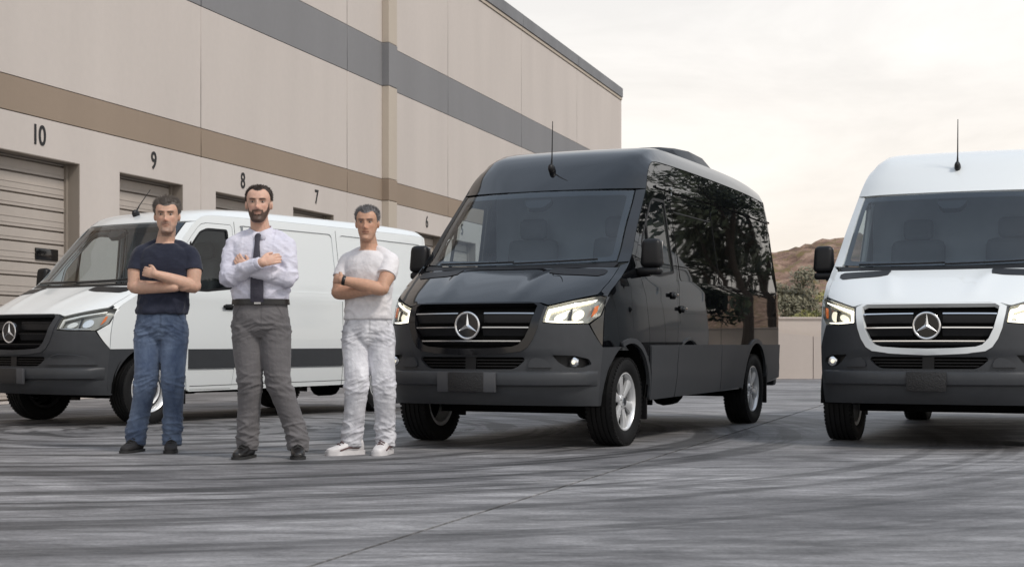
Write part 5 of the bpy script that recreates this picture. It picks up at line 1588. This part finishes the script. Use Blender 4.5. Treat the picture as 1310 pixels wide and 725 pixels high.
HIPS = [(.80,.085,.085),(.86,.150,.108),(.93,.172,.118),(1.00,.168,.114),(1.05,.160,.108)]
PEOPLE = [
 dict(seed=1, X=-2.745, Y=11.50, s=1.069, pelvis=.060, tx=.090, tyaw=R(4), hx=.108, hyaw=R(6), hpitch=2, hscale=1.02, hw=1.07,
      feet=((-.125,.0),(.135,.0)), knees=((-.045,-.02),(.150,-.02)), toe=(R(-14),R(8)), shoe='suede', shoek=.92, hem=.050,
      leg=[.096,.100,.092,.079,.070,.066,.064], hips=HIPS, tmat='denim', fold=.75,
      shirt=[(.985,.182,.125),(1.04,.180,.124),(1.12,.172,.118),(1.20,.178,.122),(1.30,.192,.130),(1.38,.190,.122),(1.435,.170,.100),(1.468,.112,.080),(1.485,.080,.068)],
      smat='navy', sleeve='short', sfold=.8,
      arms={'R': ((-.182,.0,1.40),(-.212,-.060,1.180),(.085,-.160,1.165),(.205,-.085,1.175),(0,.6,.6),False,.4,1),
            'L': ((.182,.0,1.40),(.212,-.075,1.180),(-.035,-.215,1.258),(-.135,-.165,1.286),(.1,1,-.1),True,.55,-1)},
      skin=(.60,.375,.275), hair=(.125,.108,.096), beardcol=(.17,.135,.12), beard='goatee', hairz=.076, recede=.014, hairth=(.006,.020), spike=1.2, comb=(.2,.1,1.0),
      label='man in navy t-shirt and blue jeans standing with folded arms'),
 dict(seed=2, X=-1.757, Y=10.90, s=1.09, pelvis=-.058, tx=-.060, tyaw=R(0), hx=-.066, hyaw=R(3), hpitch=0, hscale=1.02, hw=1.05,
      feet=((-.150,.0),(.185,.0)), knees=((-.125,-.02),(.065,-.02)), toe=(R(-12),R(10)), shoe='dress', shoek=.95, hem=.048,
      leg=[.100,.102,.095,.080,.074,.070,.070], hips=[(.80,.085,.085),(.86,.158,.112),(.93,.182,.122),(1.00,.178,.118),(1.055,.172,.114)], tmat='suit', fold=.75,
      shirt=[(1.035,.172,.116),(1.07,.182,.126),(1.13,.184,.126),(1.20,.188,.126),(1.30,.200,.132),(1.38,.196,.124),(1.435,.172,.102),(1.475,.104,.082),(1.495,.072,.068)],
      smat='shirt', sleeve='long', sfold=.75,
      arms={'R': ((-.185,.0,1.40),(-.188,-.095,1.205),(.045,-.232,1.285),(.155,-.195,1.320),(.1,1,-.15),True,.40,1),
            'L': ((.185,.0,1.40),(.188,-.085,1.205),(-.055,-.165,1.235),(-.135,-.150,1.320),(.1,1,.1),True,.50,-1)},
      skin=(.62,.39,.295), hair=(.030,.019,.014), beardcol=(.030,.020,.016), beard='full', hairz=.090, recede=.018, hairth=(.005,.010), spike=.45, comb=(.5,.5,.3),
      label='bearded man in pale shirt, dark tie and grey trousers with folded arms'),
 dict(seed=3, X=-1.110, Y=11.25, s=1.024, pelvis=.034, tx=.040, tyaw=R(-22), hx=.030, hyaw=R(-4), hpitch=3, hscale=1.02, hw=1.02,
      feet=((-.085,-.03),(.155,.03)), knees=((-.045,-.035),(.150,.0)), toe=(R(-55),R(-14)), shoe='trainer', shoek=1.0, hem=.055,
      leg=[.097,.101,.095,.085,.075,.070,.069], hips=HIPS, tmat='whitejean', fold=.85,
      shirt=[(.985,.178,.125),(1.02,.176,.124),(1.10,.168,.118),(1.20,.172,.120),(1.30,.186,.128),(1.38,.184,.120),(1.435,.166,.098),(1.468,.112,.080),(1.485,.078,.066)],
      smat='tee', sleeve='short', sfold=.75,
      arms={'R': ((-.182,.0,1.40),(-.205,-.100,1.180),(.105,-.180,1.185),(.19,-.110,1.20),(0,.6,.6),False,.4,1),
            'L': ((.182,.0,1.40),(.175,-.140,1.200),(-.090,-.250,1.262),(-.175,-.210,1.280),(.1,1,-.1),True,.7,-1)},
      skin=(.54,.315,.215), hair=(.15,.145,.15), beardcol=(.17,.12,.10), beard='none', hairz=.080, recede=.014, hairth=(.006,.013), spike=.7, comb=(.0,-.2,.7),
      label='grey haired man in white t-shirt and stained white jeans with folded arms'),
]
for sp_ in PEOPLE: make_person(sp_)
